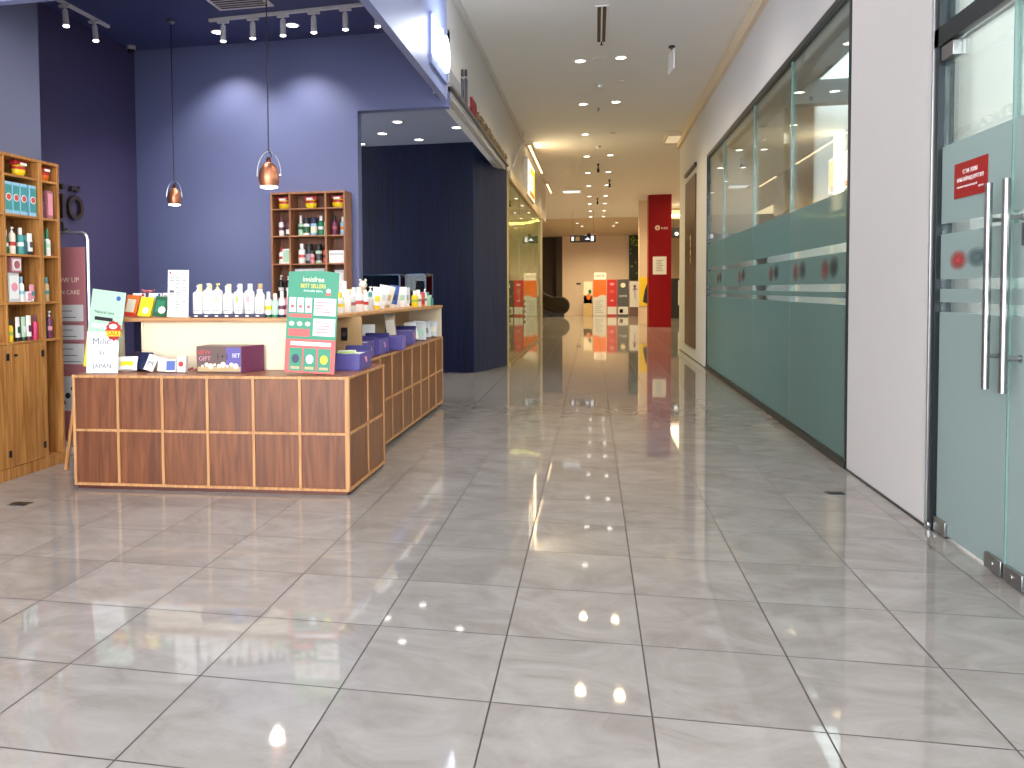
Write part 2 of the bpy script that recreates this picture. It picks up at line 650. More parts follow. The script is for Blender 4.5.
# blue shop shell
BZ = 3.93
FX0, FX1 = -1.88, -1.8
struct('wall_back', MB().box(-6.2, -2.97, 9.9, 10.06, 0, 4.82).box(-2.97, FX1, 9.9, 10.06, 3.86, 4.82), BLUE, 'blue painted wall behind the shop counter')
struct('wall_left', MB().box(-6.22, -6.08, 6.75, 9.9, 0, 4.82).box(-6.08, -5.24, 6.56, 6.71, 0, 4.82), mat('shaded_blue_paint', (70, 64, 102), 0.6, noise=0.03, scale=3), 'side wall of the shop with its shade painted into a darker blue')  # wall colour darkened to carry the shade of this corner
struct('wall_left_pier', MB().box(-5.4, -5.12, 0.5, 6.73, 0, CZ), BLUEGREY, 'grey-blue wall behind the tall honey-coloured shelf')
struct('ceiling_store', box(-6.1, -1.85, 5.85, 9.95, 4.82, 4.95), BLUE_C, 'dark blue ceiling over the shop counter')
struct('wall_fascia_blue', MB().box(FX0, FX1, 5.75, 9.86, BZ, CZ).box(-5.12, FX0, 5.75, 5.83, BZ, CZ), BLUE_F, 'blue fascia over the open shop front')
struct('trim_4', MB().box(-1.98, FX1 - .003, 9.86, 17.3, 4.02, 4.08).box(-1.98, -1.88, 9.9, 17.3, 4.0, 4.4), WALLW, 'white lower edge of the fascia')
struct('wall_fascia', MB().box(-1.95, FX1, 9.86, 30.0, 4.06, CZ), WALLW, 'white fascia along the left side of the corridor')
struct('trim_5', box(FX1, FX1 + 0.05, 9.86, 20.0, 5.28, 5.4), WALLW, 'white moulding where the left fascia meets the ceiling')
# passage behind the opening
struct('ceiling_passage', box(-9, -1.9, 10.06, 16.5, 4.35, 4.5), mat('dim_grey_paint', (132, 138, 158), 0.6, noise=0.04, scale=1.5), 'grey ceiling of the recess beside the blue wall')
dw = MB().prism([(-9, 15.0), (-2.26, 15.0), (-2.26, 15.2), (-9, 15.2)], 0, 4.35)
struct('wall_dark', dw, NAVY, 'navy boarded wall inside the recess')
struct('wall_dark_side', MB().prism([(-2.26, 15.0), (-1.79, 16.46), (-1.79, 16.56), (-2.5, 16.56), (-2.5, 15.2), (-2.26, 15.2)], 0, 4.35), NAVY2, 'slate-blue splayed side of the boarded wall')
struct('trim_6', MB().box(-1.84, -1.76, 16.56, 16.64, 0, 4.02), mat('brass', (150, 126, 76), 0.35, 0.8), 'slim brass post at the corner of the boarded wall')
# glass shop on the left
ls = MB().box(-6, -5.85, 16.6, 26.3, 0, 4.4).box(-5.85, -1.7, 26.2, 26.35, 0, 4.0).box(-5.85, -2.5, 16.56, 16.7, 0, 4.4)
struct('wall_glass_shop', ls, CREAM, 'cream inner wall of the lit glass-fronted shop')
struct('ceiling_glass_shop', box(-6, -1.95, 16.6, 26.3, 4.2, 4.35), CREAM)
struct('trim_7', MB().box(-1.95, -1.72, 16.64, 26.35, 3.86, 4.06), CREAM, 'cream head rail over the left glass shop front')
# far end
FY = 49.5
struct('wall_far', MB().box(-1.98, 9, FY, FY + 0.2, 0, CZ), PLASTER, 'pale plaster wall closing the far end of the corridor')
struct('ceiling_far', MB()._add([(-9, 44.2, 5.4), (9, 44.2, 5.4), (9, 49.6, 4.76), (-9, 49.6, 4.76), (-9, 49.6, 5.4), (9, 49.6, 5.4)], [(0, 1, 2, 3), (3, 2, 5, 4), (0, 4, 5, 1), (0, 3, 4), (1, 5, 2)]), CREAM, 'lowered ceiling at the far end of the corridor')
struct('wall_far_dark', MB().box(-12, -2.35, FY + 0.6, FY + 0.8, 0, CZ).box(-2.35, -1.98, FY, FY + 0.8, 0, CZ), DARK, 'dark brown wall behind the escalator')
struct('wall_far_left', MB().box(-9, -8.85, 26.3, FY + .6, 0, CZ).box(-9, -1.95, 26.35, 26.5, 0, CZ), CREAM)
struct('wall_far_right', MB().box(8.0, 8.15, 17.0, FY, 0, CZ).box(XR + 0.22, 8.0, 21.3, 21.5, 0, CZ).box(4.6, 8.0, 44.0, 44.2, 0, CZ), CREAM, 'cream wall of the side hall beyond the red column')
struct('column_red', box(2.13, 3.03, 33.95, 34.75, 0, CZ), REDP, 'red square column')
struct('column_cream', box(1.86, 2.5, 36.0, 36.6, 0, CZ), CREAM, 'cream square column behind the red one')
struct('trim_8', box(3.2, 5.2, 40.0, 40.2, 4.9, CZ), CREAM, 'cream bulkhead beside the red column')

# ------------------------------------------------------------------ glass shop front on the right (window_1)
w1 = thing('window_1', 'tall frosted glass shop front in a dark frame on the right wall', 'window', (XR, 7.44, 0))
w1['kind'] = 'structure'
fr = MB()
fr.box(-0.01, 0.06, 0, 0.05, 0, 4.16).box(-0.01, 0.06, 8.94, 8.98, 0, 4.16).box(-0.01, 0.06, 0, 8.98, 4.09, 4.16)
fr.box(-0.02, 0.08, 0, 8.98, 0, 0.07)
fr.build('frame', FRAMEM, w1, 0.003)
ed = [0.05, 2.19, 4.35, 7.03, 8.94]
GEDGE = mat('glass_edge', (120, 150, 143), 0.2)
LOGOC = [mat('faded_maroon', (116, 84, 88), 0.5), mat('faded_slate', (70, 82, 92), 0.5)]
for i in range(4):
    a, b = ed[i] + 0.004, ed[i + 1] - 0.004
    p = MB().box(0.02, 0.032, a, b, 0.07, 4.09).build('pane', GLASS, w1, smooth=False)
    MB().box(0.012, 0.018, a, b, 0.075, 1.42).box(0.012, 0.018, a, b, 1.48, 1.535).box(0.012, 0.018, a, b, 1.607, 1.885).box(0.012, 0.018, a, b, 1.966, 2.42).build(
        'frosted_film', FROST, p, smooth=False)
    MB().box(0.010, 0.034, ed[i + 1] - 0.003, ed[i + 1] + 0.003, 0.07, 4.09).build('glass_edge', GEDGE, p, smooth=False) if i < 3 else None
# soft blurred badge marks between the stripes


def blur_mat(key, c, base):
    m = bpy.data.materials.new(key)
    m.use_nodes = True
    nt = m.node_tree
    b = nt.nodes['Principled BSDF']
    b.inputs['Base Color'].default_value = lin(c)
    b.inputs['Roughness'].default_value = 0.4
    tc = nt.nodes.new('ShaderNodeTexCoord')
    mp = nt.nodes.new('ShaderNodeMapping')
    mp.inputs['Location'].default_value = (-1, -1, -1)
    mp.inputs['Scale'].default_value = (2, 2, 2)
    g = nt.nodes.new('ShaderNodeTexGradient')
    g.gradient_type = 'SPHERICAL'
    nt.links.new(tc.outputs['Generated'], mp.inputs[0])
    sp = nt.nodes.new('ShaderNodeSeparateXYZ')
    cb = nt.nodes.new('ShaderNodeCombineXYZ')
    nt.links.new(mp.outputs[0], sp.inputs[0])
    nt.links.new(sp.outputs[1], cb.inputs[1])
    nt.links.new(sp.outputs[2], cb.inputs[2])
    nt.links.new(cb.outputs[0], g.inputs[0])
    mu = nt.nodes.new('ShaderNodeMath')
    mu.operation = 'MULTIPLY'
    mu.use_clamp = True
    mu.inputs[1].default_value = base
    nt.links.new(g.outputs['Fac'], mu.inputs[0])
    nt.links.new(mu.outputs[0], b.inputs['Alpha'])
    MATS[key] = m
    return m


SMR = blur_mat('smudged_red', (150, 60, 70), 0.5)
SMB = blur_mat('smudged_slate', (48, 60, 72), 0.6)
SMRD = blur_mat('smudged_bright_red', (190, 70, 74), 0.95)
SMBD = blur_mat('smudged_grey', (96, 118, 122), 0.9)


def badge(root, yc, zc, x, s, mr=SMR, mb=SMB, k=1.0):
    g = MB().box(x, x + 0.001, yc + 0.0 * s, yc + 0.42 * s, zc - 0.12 * k, zc + 0.12 * k).build('badge_red', mr, root, smooth=False)
    g2 = MB().box(x - 0.002, x - 0.001, yc - 0.42 * s, yc + 0.05 * s, zc - 0.10 * k, zc + 0.13 * k).build('badge_grey', mb, root, smooth=False)


for i, yc in enumerate((0.62, 1.75, 3.0, 5.2, 7.4)):
    badge(w1, yc, 1.745, 0.008, 0.75)

# ------------------------------------------------------------------ glass doors (door_1)
d1 = thing('door_1', 'frosted glass double door with long steel bar handles on the right', 'door', (XR, 3.55, 0))
d1['kind'] = 'structure'
fr = MB().box(-0.005, 0.09, 2.10, 2.18, 0, 4.15).box(-0.005, 0.09, 0, 2.18, 3.09, 3.21).box(-0.005, 0.09, 0, 0.07, 0, 4.15).box(-0.005, 0.09, 0, 2.18, 4.08, 4.15)
fr.build('frame', FRAMEM, d1, 0.003)
MB().box(-0.012, 0.0, 2.168, 2.19, 0, 4.15).build('edge_strip', ALU, d1, 0.002)
MB().box(0.04, 0.052, 0.07, 2.10, 3.21, 4.08).build('pane', GLASS, d1, smooth=False)


def leaf(y0, y1, hy, sgn):
    lf = MB().box(0.03, 0.042, y0, y1, 0.02, 3.08).build('door_leaf', GLASS, d1, smooth=False)
    ff = MB()
    for a, b in ((0.02, 1.416), (1.478, 1.56), (1.62, 1.905), (1.97, 2.455)):
        ff.box(0.023, 0.029, y0, y1, a, b)
    ff.build('frosted_film', FROST_D, lf, smooth=False)
    # handle: long tube with two stand-offs
    h = MB()
    h.tube([(-0.06, hy, 1.02), (-0.06, hy, 2.128)], 0.019, 14)
    for z in (1.2, 1.93):
        h.tube([(-0.06, hy, z), (0.03, hy, z)], 0.012, 10)
        h.lathe([(0.02, 0), (0.02, 0.012)], n=12, M=Matrix.Translation((0.012, hy, z)) @ Matrix.Rotation(PI / 2, 4, 'Y'))
    h.build('handle', STEEL, lf)
    e = y1 if sgn > 0 else y0
    pf = MB().box(0.005, 0.067, min(e, e - sgn * 0.17), max(e, e - sgn * 0.17), 0.012, 0.10)
    pf.box(0.005, 0.067, min(e, e - sgn * 0.17), max(e, e - sgn * 0.17), 2.99, 3.08)
    pf.build('patch_fitting', STEEL, lf, 0.003)
    g = y0 if sgn > 0 else y1
    q = g + sgn * 0.2
    lk = MB().box(0.003, 0.069, min(g + sgn * .012, q), max(g + sgn * .012, q), 0.012, 0.095)
    lk.lathe([(0.016, 0), (0.016, 0.008)], n=12, M=Matrix.Translation((-0.005, g + sgn * 0.1, 0.055)) @ Matrix.Rotation(PI / 2, 4, 'Y'))
    lk.build('floor_lock', STEEL, lf, 0.003)
    return lf


l1 = leaf(1.20, 2.09, 1.275, 1)
l2 = leaf(0.08, 1.19, 1.085, -1)
MB().box(0.012, 0.05, 1.191, 1.199, 0.02, 3.08).build('glass_edge', GEDGE, l1, smooth=False)
badge(l1, 1.70, 1.735, 0.018, 0.62, SMRD, SMBD, 0.55)
MB().box(-0.0, 0.03, 1.0, 1.06, 1.78, 1.9).build('lock_case', STEEL, l2, 0.004)
MB().box(-0.02, 0.0, 2.11, 2.15, 0.0, 0.05).build('floor_stop', STEELD, d1, 0.003)
# red notice on the door
nt_ = thing('door_notice', 'dark red notice with white lettering stuck to the glass door', 'sign', (XR + 0.018, 5.235, 2.21))
MB().box(-0.002, 0.002, -0.21, 0.21, -0.105, 0.105).build('board', mat('notice_red', (160, 14, 26), 0.35), nt_, smooth=False)
M_ = lambda y, z: plane_M((-0.003, y, z), *WEST)
text('lettering', 'СЭМ ЖИМ', 0.036, M_(0.0, 0.045), PAPER, nt_, 0.0005)
text('lettering', 'ӨРӨӨ БАЙРАНД БҮРТГЭНЭ', 0.034, M_(0.0, 0.0), PAPER, nt_, 0.0005, width=0.34)
text('lettering', 'хаалгаа татаж нээгээрэй', 0.02, M_(0.04, -0.04), PAPER, nt_, 0.0005, width=0.26)
text('lettering', '2020.12', 0.016, M_(-0.14, -0.06), PAPER, nt_, 0.0005, width=0.07)

# brown panel on the wall past the window
bp = thing('wall_panel', 'tall dark brown poster panel with a black cap on the right wall past the window', 'panel', (XR, 18.1, 0))
MB().box(-0.03, 0.0, 0, 1.95, 0.26, 4.05).build('panel', BROWN, bp, 0.004)
MB().box(-0.05, 0.0, -0.05, 2.0, 4.2, 4.28).build('cap_rail', BLACK, bp, 0.003)
lb = MB()
for k in range(4):
    lb.lathe([(0.07, 0), (0.07, 0.008)], n=12, M=Matrix.Translation((-0.031, 0.8, 2.2 + k * 0.17)) @ Matrix.Rotation(-PI / 2, 4, 'Y'))
lb.build('pale_mark', P['tan'], bp)

# ------------------------------------------------------------------ glass shop front on the left (window_2)
w2 = thing('window_2', 'lit glass shop front on the left past the dark boarded wall', 'window', (-1.76, 16.64, 0))
w2['kind'] = 'structure'
MB().box(-0.04, 0.03, 0, 9.7, 0, 0.05).box(-0.04, 0.03, 0, 9.7, 3.84, 3.88).build('frame', mat('champagne', (170, 146, 98), 0.35, 0.7), w2, 0.003)
for i in range(4):
    a, b = i * 2.42 + 0.006, (i + 1) * 2.42 - 0.006
    p = MB().box(-0.012, 0.0, a, b, 0.05, 3.84).build('pane', GLASS2, w2, smooth=False)
    MB().box(-0.022, -0.016, a, b, 0.055, 0.9).box(-0.022, -0.016, a, b, 0.92, 1.9).build('frosted_film', FROST_L, p, smooth=False)
    t_ = MB()
    for k in range(5):
        t_.box(0.001, 0.003, a + 1.0, a + 1.5, 1.25 - k * 0.13, 1.31 - k * 0.13)
    t_.build('lettering', P['dgreen'], p, smooth=False) if i in (1, 3) else None
GS = mat('shop_counter_dark', (60, 70, 60), 0.5)
sc_ = thing('shop_counter', 'dark green display counter inside the left glass shop', 'counter', (-3.6, 19.5, 0))
MB().box(-0.3, 0.3, 0, 4.5, 0, 1.05).build('body', GS, sc_, 0.01)
MB().box(-0.34, 0.34, -0.04, 4.54, 1.05, 1.1).build('counter_top', P['cream'], sc_, 0.006)
lr = thing('curved_light', 'curved warm light strip on the back wall of the left glass shop', 'light', (-2.3, 25.98, 3.7))
ring = [(-0.85 + 1.38 * k / 14, 0.0, 0.10 * (2 * k / 14 - 1) ** 2) for k in range(15)]
MB().tube(ring, 0.04, 8).build('light_strip', EM_LED, lr)
MB().box(-0.7, -0.66, 0.02, 0.215, 0.0, 0.06).build('bracket', ALU, lr)
MB().box(0.36, 0.40, 0.02, 0.215, 0.0, 0.06).build('bracket', ALU, lr)
# ------------------------------------------------------------------ ceiling fixtures of the corridor
ORD = ['first', 'second', 'third', 'fourth', 'fifth', 'sixth', 'seventh', 'eighth', 'ninth', 'tenth', 'eleventh', 'twelfth']


def downlight(x, y, z, r, label, group, watt, col, em, lit=True, cone=2.5):
    t = thing('downlight', label, 'ceiling light', (x, y, z), 0, group)
    MB().lathe([(r * 1.0, 0), (r * 1.28, -0.004), (r * 1.28, -0.010), (r * 0.98, -0.012), (r * 0.98, 0)], n=20).build('trim_ring', WHITEP, t)
    MB().lathe([(r * 0.97, -0.004), (r * 0.97, -0.011)], n=20).build('lens', em if lit else GREYM, t)
    if lit and watt:
        lamp('SPOT', 'downlight_beam', (0, 0, -0.03), watt, col, r * 0.9, cone=cone, blend=0.7, parent=t)
    return t


LW = lambda y: 110.0 + 11.5 * (y - 13.0)
LY = [13.8, 17.0, 20.3, 23.65, 27.0, 30.37, 33.85, 36.82, 40.2, 43.4]
for i, y in enumerate(LY):
    downlight(-0.25, y, CZ, 0.085, ORD[i] + ' downlight from the front in the left row of the corridor ceiling', 'corridor downlights', LW(y), WARM, EM_W)
    downlight(0.41, y - 0.05, CZ, 0.085, ORD[i] + (' downlight (unlit)' if i == 2 else ' downlight') + ' from the front in the right row of the corridor ceiling',
              'corridor downlights', LW(y), WARM, EM_W, i != 2)
# the rows continue over and behind the camera
for i, y in enumerate((10.5, 7.2, 3.9)):
    for x, sd in ((-0.62, 'left'), (0.79, 'right')):
        downlight(x, y, CZ, 0.085, ORD[i] + ' downlight overhead in the %s row before the twin-slot diffuser' % sd, 'overhead downlights', 70, (1.0, 0.92, 0.82), EM_W)
for i, (x, y) in enumerate(((-1.0, 45.5), (1.15, 45.6), (-0.75, 46.4), (1.0, 46.5))):
    downlight(x, y, CZ - 0.1185 * (y - 44.2) + 0.004, 0.08, 'downlight %s the far wall, %s one' % ('in front of' if i < 2 else 'close to', ('left', 'right')[i % 2]), 'far downlights', 260, WARM, EM_W)
t = thing('linear_diffuser', 'long twin-slot air diffuser in the corridor ceiling', 'air vent', (0.085, 11.2, CZ))
MB().box(-0.09, 0.09, 0, 1.62, -0.012, 0.0).build('frame', CEILW, t, 0.003)
MB().box(-0.06, -0.012, 0.03, 1.59, -0.016, -0.011).box(0.012, 0.06, 0.03, 1.59, -0.016, -0.011).build('slot', BLACK, t, smooth=False)


def sensor(x, y, kind, label, cat, z=CZ):
    t = thing({'s': 'smoke_detector', 'p': 'sprinkler', 'c': 'ceiling_camera', 'b': 'blank_plate'}[kind], label, cat, (x, y, z))
    if kind == 's':
        MB().lathe([(0.06, 0), (0.075, -0.02)], n=18).build('base', WHITEP, t)
        MB().lathe([(0.055, -0.018), (0.05, -0.05), (0.02, -0.062)], n=18).build('head', WHITEP, t)
    elif kind == 'p':
        MB().lathe([(0.03, 0), (0.035, -0.008)], n=14).build('escutcheon', STEEL, t)
        MB().lathe([(0.01, -0.006), (0.01, -0.05), (0.026, -0.055), (0.026, -0.06)], n=10).build('nozzle', FRAMEM, t)
    elif kind == 'c':
        MB().lathe([(0.04, 0), (0.04, -0.03), (0.02, -0.05), (0.02, -0.16)], n=12).build('bracket', FRAMEM, t)
        MB().box(-0.04, 0.04, -0.12, 0.08, -0.26, -0.16).build('camera_body', BLACK, t, 0.01)
    else:
        MB().lathe([(0.1, 0), (0.1, -0.008)], n=20).build('plate', WHITEP, t)
    return t


sensor(0.09, 12.8, 'p', 'dark sprinkler at the end of the twin-slot air diffuser', 'sprinkler')
sensor(0.06, 13.75, 'b', 'round blank plate between the first pair of downlights', 'plate')
sensor(0.08, 15.5, 's', 'white smoke detector between the first two pairs of downlights', 'smoke detector')
sensor(0.42, 15.36, 'b', 'round blank plate behind the first right downlight', 'plate')
sensor(0.06, 17.44, 'p', 'small sprinkler just past the second pair of downlights', 'sprinkler')
sensor(0.08, 22.1, 's', 'white smoke detector before the fourth pair of downlights', 'smoke detector')
sensor(0.08, 25.2, 'c', 'black camera hanging between the fourth and fifth pairs of downlights', 'camera')
sensor(0.48, 28.9, 'c', 'black camera hanging right of the downlights, farther off', 'camera')
sensor(0.08, 34.6, 'c', 'black camera hanging beyond the seventh pair of downlights', 'camera')
t = thing('exit_sign', 'thin white exit sign hanging edge-on from the corridor ceiling', 'sign', (1.18, 13.3, CZ))
MB().lathe([(0.05, 0), (0.05, -0.03)], n=14).tube([(0, 0, -0.03), (0, 0, -0.08)], 0.01, 6).build('mount', FRAMEM, t)
MB().box(-0.012, 0.012, -0.18, 0.2, -0.40, -0.08, M=Matrix.Rotation(0.12, 4, 'Z')).build('sign_plate', WHITEP, t, 0.004)
t = thing('cassette_vent', 'bright square cassette vent in the corridor ceiling on the left', 'air vent', (-0.92, 31.9, CZ))
MB().box(-0.36, 0.36, -0.42, 0.42, -0.03, 0).build('frame', WHITEP, t, 0.01)
MB().box(-0.33, 0.33, -0.39, 0.39, -0.036, -0.03).build('lens', mat('vent_glow', (245, 250, 255), 0.5, emit=0.7, noise=0), t, 0.005)  # glow added to the vent face so it reads bright white
t = thing('recess_light', 'square lit recess at the end of the right ceiling moulding', 'light', (1.9, 21.0, CZ))
MB().box(-0.2, 0.2, -0.5, 0.5, -0.1, 0).build('housing', CREAM, t, 0.01)
MB().box(-0.15, 0.15, -0.45, 0.45, -0.108, -0.1).build('lens', mat('dim_panel', (255, 240, 205), 0.5, emit=0.35, noise=0), t)

# lit sign on the left fascia
t = thing('light_box_sign', 'glowing yellow and white sign on the left fascia over the glass shop', 'sign', (FX1, 20.5, 3.98))
MB().box(0, 0.12, 0, 2.25, 0, 0.95).build('box', WHITEP, t, 0.01)
MB().box(0.12, 0.125, 0.03, 2.22, 0.03, 0.92).build('lit_face', EM_PANEL, t, smooth=False)
MB().box(0.126, 0.13, 0.9, 1.9, 0.66, 0.84).box(0.126, 0.13, 1.72, 2.15, 0.2, 0.84).build('yellow_mark', EM_YEL, t, smooth=False)
MB().box(0.126, 0.13, 0.5, 2.1, 0.06, 0.2).build('orange_mark', EM_ORG, t, smooth=False)
dm = MB()
for y, z in ((0.42, 0.6), (0.42, 0.4), (1.2, 0.42)):
    dm.lathe([(0.09, 0), (0.09, 0.006)], n=14, M=Matrix.Translation((0.125, y, z)) @ Matrix.Rotation(PI / 2, 4, 'Y'))
dm.build('dark_mark', P['brown'], t)
lamp('AREA', 'sign_glow', (0.2, 1.1, 0.5), 25, (1.0, 0.8, 0.45), 2.0, (0, -PI / 2, 0), sy=0.8, parent=t)
for i, (a, b) in enumerate(((21.3, 26.5), (29.2, 32.0))):
    t = thing('cove_light', ('long' if i == 0 else 'short') + ' warm cove light where the left fascia meets the ceiling', 'light', (FX1 + 0.06, a, CZ))
    MB().box(-0.06, 0.08, 0, b - a, -0.04, 0).build('channel', CREAM, t, 0.004)
    MB().box(0.0, 0.06, 0.03, b - a - 0.03, -0.046, -0.04).build('tube', EM_COVE, t, smooth=False)
# leaning white pole before the lit sign
t = tag(MB().tube([(-1.75, 17.5, 4.25), (-1.72, 19.8, 5.39)], 0.02, 8).build('cable_duct', WHITEP), 'thin white duct slanting up the left fascia to the ceiling', 'duct')

# fascia lettering on the left: a row of block letters standing on a rail
t = thing('shop_sign', 'row of block letters standing on a rail along the left fascia', 'sign', (FX1, 9.9, 4.1))
MB().box(0, 0.05, 0.0, 6.7, 0.0, 0.045).build('rail', mat('grey_metal', (120, 118, 122), 0.4, 0.5), t, 0.004)
MB().box(0, 0.02, 0.0, 0.9, 0.045, 0.24).build('back_plate', P['grey'], t, 0.004)
lg = MB()
for y0, h, w in ((1.0, 0.36, 0.09), (1.3, 0.44, 0.11)):
    lg.box(0.0, 0.03, y0, y0 + w, 0.045, h)
    lg.lathe([(0.05, 0), (0.05, 0.03)], n=14, M=Matrix.Translation((0, y0 + w / 2, h + 0.08)) @ Matrix.Rotation(PI / 2, 4, 'Y'))
lg.build('tall_letter', mat('sign_slate', (74, 72, 84), 0.4, 0.3), t, 0.004)
text('red_letter', 'МО', 0.30, plane_M((0.02, 2.0, 0.16), *EAST), mat('sign_red', (150, 44, 52), 0.4), t, 0.02)
text('bronze_letter', 'НГОЛ', 0.21, plane_M((0.02, 3.2, 0.125), *EAST), mat('sign_bronze', (150, 128, 100), 0.4, 0.3), t, 0.02, width=1.5)
text('bronze_letter', 'КАШМИР', 0.18, plane_M((0.02, 5.3, 0.11), *EAST), MATS['sign_bronze'], t, 0.02, width=2.4)

# glowing sign at the end of the blue fascia
t = thing('lit_letters', 'glowing white letters at the end of the blue fascia', 'sign', (FX1 + 0.001, 8.75, 4.1))
MB().box(0, 0.03, 0.02, 0.98, -0.02, 0.55).build('back_plate', BLUE_F, t, 0.004)
text('lit_letter', 'EKO', 0.62, plane_M((0.045, 0.5, 0.27), *EAST), EM_SIGN, t, 0.012, width=1.0)
lamp('POINT', 'letter_glow', (0.3, 0.5, 0.45), 26, (0.85, 0.9, 1.0), 0.2, parent=t)
# ------------------------------------------------------------------ shop ceiling fixtures
SZ = 4.82
t0 = thing('light_track', 'white ceiling track near the blue back wall carrying six spotlights', 'light track', (-4.16, 8.95, SZ))
TR0, TR1 = Vector((-4.30, 8.93, 0)), Vector((-2.30, 8.70, 0))
tr = MB().box(-0.1, 2.25, -0.02, 0.02, -0.035, 0, M=Matrix.Translation((-0.25, 0.0, 0)) @ Matrix.Rotation(-0.06, 4, 'Z'))
tr.build('track', WHITEP, t0, 0.003)


def track_spot(x, y, label, group, aim=(0.0, 0.9, -1.6), watt=STORE_W):
    t = thing('track_spotlight', label, 'spotlight', (x, y, SZ - 0.035), 0, group)
    MB().box(-0.07, 0.07, -0.022, 0.022, -0.03, 0).build('adapter', WHITEP, t, 0.004)
    MB().tube([(0, 0, -0.03), (0, 0, -0.09)], 0.012, 8).build('stem', WHITEP, t)
    d = Vector(aim).normalized()
    q = d.to_track_quat('Z', 'Y').to_matrix().to_4x4()
    Mx = Matrix.Translation(Vector((0, 0, -0.085))) @ q
    MB().lathe([(0.028, -0.03), (0.032, 0.0), (0.034, 0.13), (0.038, 0.16)], n=16, M=Mx).build('lamp_head', WHITEP, t)
    MB().lathe([(0.033, 0.158), (0.033, 0.163)], n=16, M=Mx).build('lens', EM_S, t)
    lo = Mx @ Vector((0, 0, 0.185))
    rot = d.to_track_quat('-Z', 'Y').to_euler()
    lamp('SPOT', 'spotlight_beam', lo, watt, COOL, 0.035, rot, cone=1.15, blend=0.8, parent=t)
    return t


for i in range(6):
    x = -4.33 + i * 0.385
    track_spot(x, 8.95 - 0.06 * (x + 4.31), ORD[i] + ' white spotlight from the left on the ceiling track by the back wall', 'spotlights by the back wall', (0.05, -0.12, -1.6))
t1 = thing('light_track', 'short white ceiling track in the dark left corner of the shop', 'light track', (-5.80, 7.95, SZ))
MB().box(-0.02, 0.02, 0, 0.95, -0.035, 0).build('track', WHITEP, t1, 0.003)
for i, (y, nm) in enumerate(((8.08, 'nearer'), (8.62, 'farther'))):
    track_spot(-5.80, y, nm + ' white spotlight on the short track in the left corner', 'spotlights in the left corner', (0.25, -0.2, -1.6), 12)
downlight(-4.62, 9.4, SZ, 0.07, 'bright recessed downlight left of the six track spotlights', 'shop downlights', 150, COOL, EM_S, cone=1.9)
downlight(-3.62, 9.36, SZ, 0.07, 'bright recessed downlight behind the third track spotlight', 'shop downlights', 150, COOL, EM_S, cone=1.9)
downlight(-3.3, 7.6, SZ, 0.07, 'recessed downlight in the blue ceiling over the counter', 'shop downlights', 130, COOL, EM_S, cone=2.3)
downlight(-3.6, 6.5, SZ, 0.07, 'recessed downlight in the blue ceiling near the shop front', 'shop downlights', 130, COOL, EM_S, cone=2.3)
t = thing('dome_camera', 'small grey dome camera at the far corner of the shop ceiling', 'camera', (-6.0, 9.7, SZ))
MB().lathe([(0.06, 0), (0.06, -0.05)], n=16).build('base', GREYM, t)
MB().lathe([(0.05, -0.05), (0.045, -0.075), (0.02, -0.095)], n=16).build('dome', BLACK, t)
t = thing('ceiling_diffuser', 'square white air diffuser in the blue shop ceiling', 'air vent', (-3.9, 8.35, SZ))
MB().box(-0.33, 0.33, -0.33, 0.33, -0.02, 0).build('frame', WHITEP, t, 0.004)
vn = MB()
for k in range(9):
    vn.box(-0.28, 0.28, -0.27 + k * 0.064, -0.25 + k * 0.064, -0.028, -0.019)
vn.build('grille', P['dgrey'], t)


def pendant(x, y, zb, r, label, tilt=0.0):
    t = thing('pendant_lamp', label, 'lamp', (x, y, zb), 0, 'copper pendants')
    H = r * 2.35
    MB().lathe([(r * 0.82, 0.0), (r * 0.98, H * 0.22), (r, H * 0.42), (r * 0.88, H * 0.68), (r * 0.6, H * 0.9), (r * 0.25, H), (0.004, H * 1.01)], n=28).build('lamp_shade', COPPER, t)
    MB().lathe([(r * 0.3, -0.002), (r * 0.8, 0.001), (r * 0.84, 0.018), (r * 0.84, -0.006), (r * 0.4, -0.012)], n=24).build('diffuser', mat('pendant_glow', (255, 250, 240), 0.5, emit=1.6, noise=0), t)
    pts_ = []
    for k in range(17):
        a = PI * k / 16
        pts_.append((r * 1.22 * math.cos(a), 0, H * 0.45 + (H * 0.98) * math.sin(a)))
    MB().tube(pts_, 0.004, 6).build('bail_handle', ALU, t)
    kn = MB()
    for s in (-1, 1):
        kn.lathe([(0.008, 0), (0.008, r * 0.22)], n=10, M=Matrix.Translation((s * r * 1.0, 0, H * 0.45)) @ Matrix.Rotation(s * PI / 2, 4, 'Y'))
    kn.build('pivot_knob', STEEL, t)
    MB().lathe([(0.02, H), (0.02, H + 0.03), (0.01, H + 0.045)], n=12).build('socket_cap', COPPERD, t)
    top = SZ - zb
    MB().tube([(0, 0, H * 1.45), (0, 0, top * 0.6), (0, 0, top)], 0.006, 8).tube(
        [(0, 0, H * 1.45), (r * 0.25, 0, H * 1.3), (r * 0.3, 0, H * 1.2), (0, 0, H + 0.04)], 0.005, 6).build('cord', BLACK, t)
    MB().lathe([(0.05, top), (0.05, top - 0.03), (0.02, top - 0.05)], n=18).build('ceiling_rose', STEEL, t)
    lamp('POINT', 'pendant_bulb', (0, 0, -0.04), 14, COOL, 0.05, parent=t)
    return t


pendant(-4.97, 8.89, 2.63, 0.083, 'smaller copper pendant lamp hanging on a long cord over the back of the counter')
pendant(-2.83, 6.7, 2.50, 0.092, 'larger copper pendant lamp hanging closer, above the white bottles')

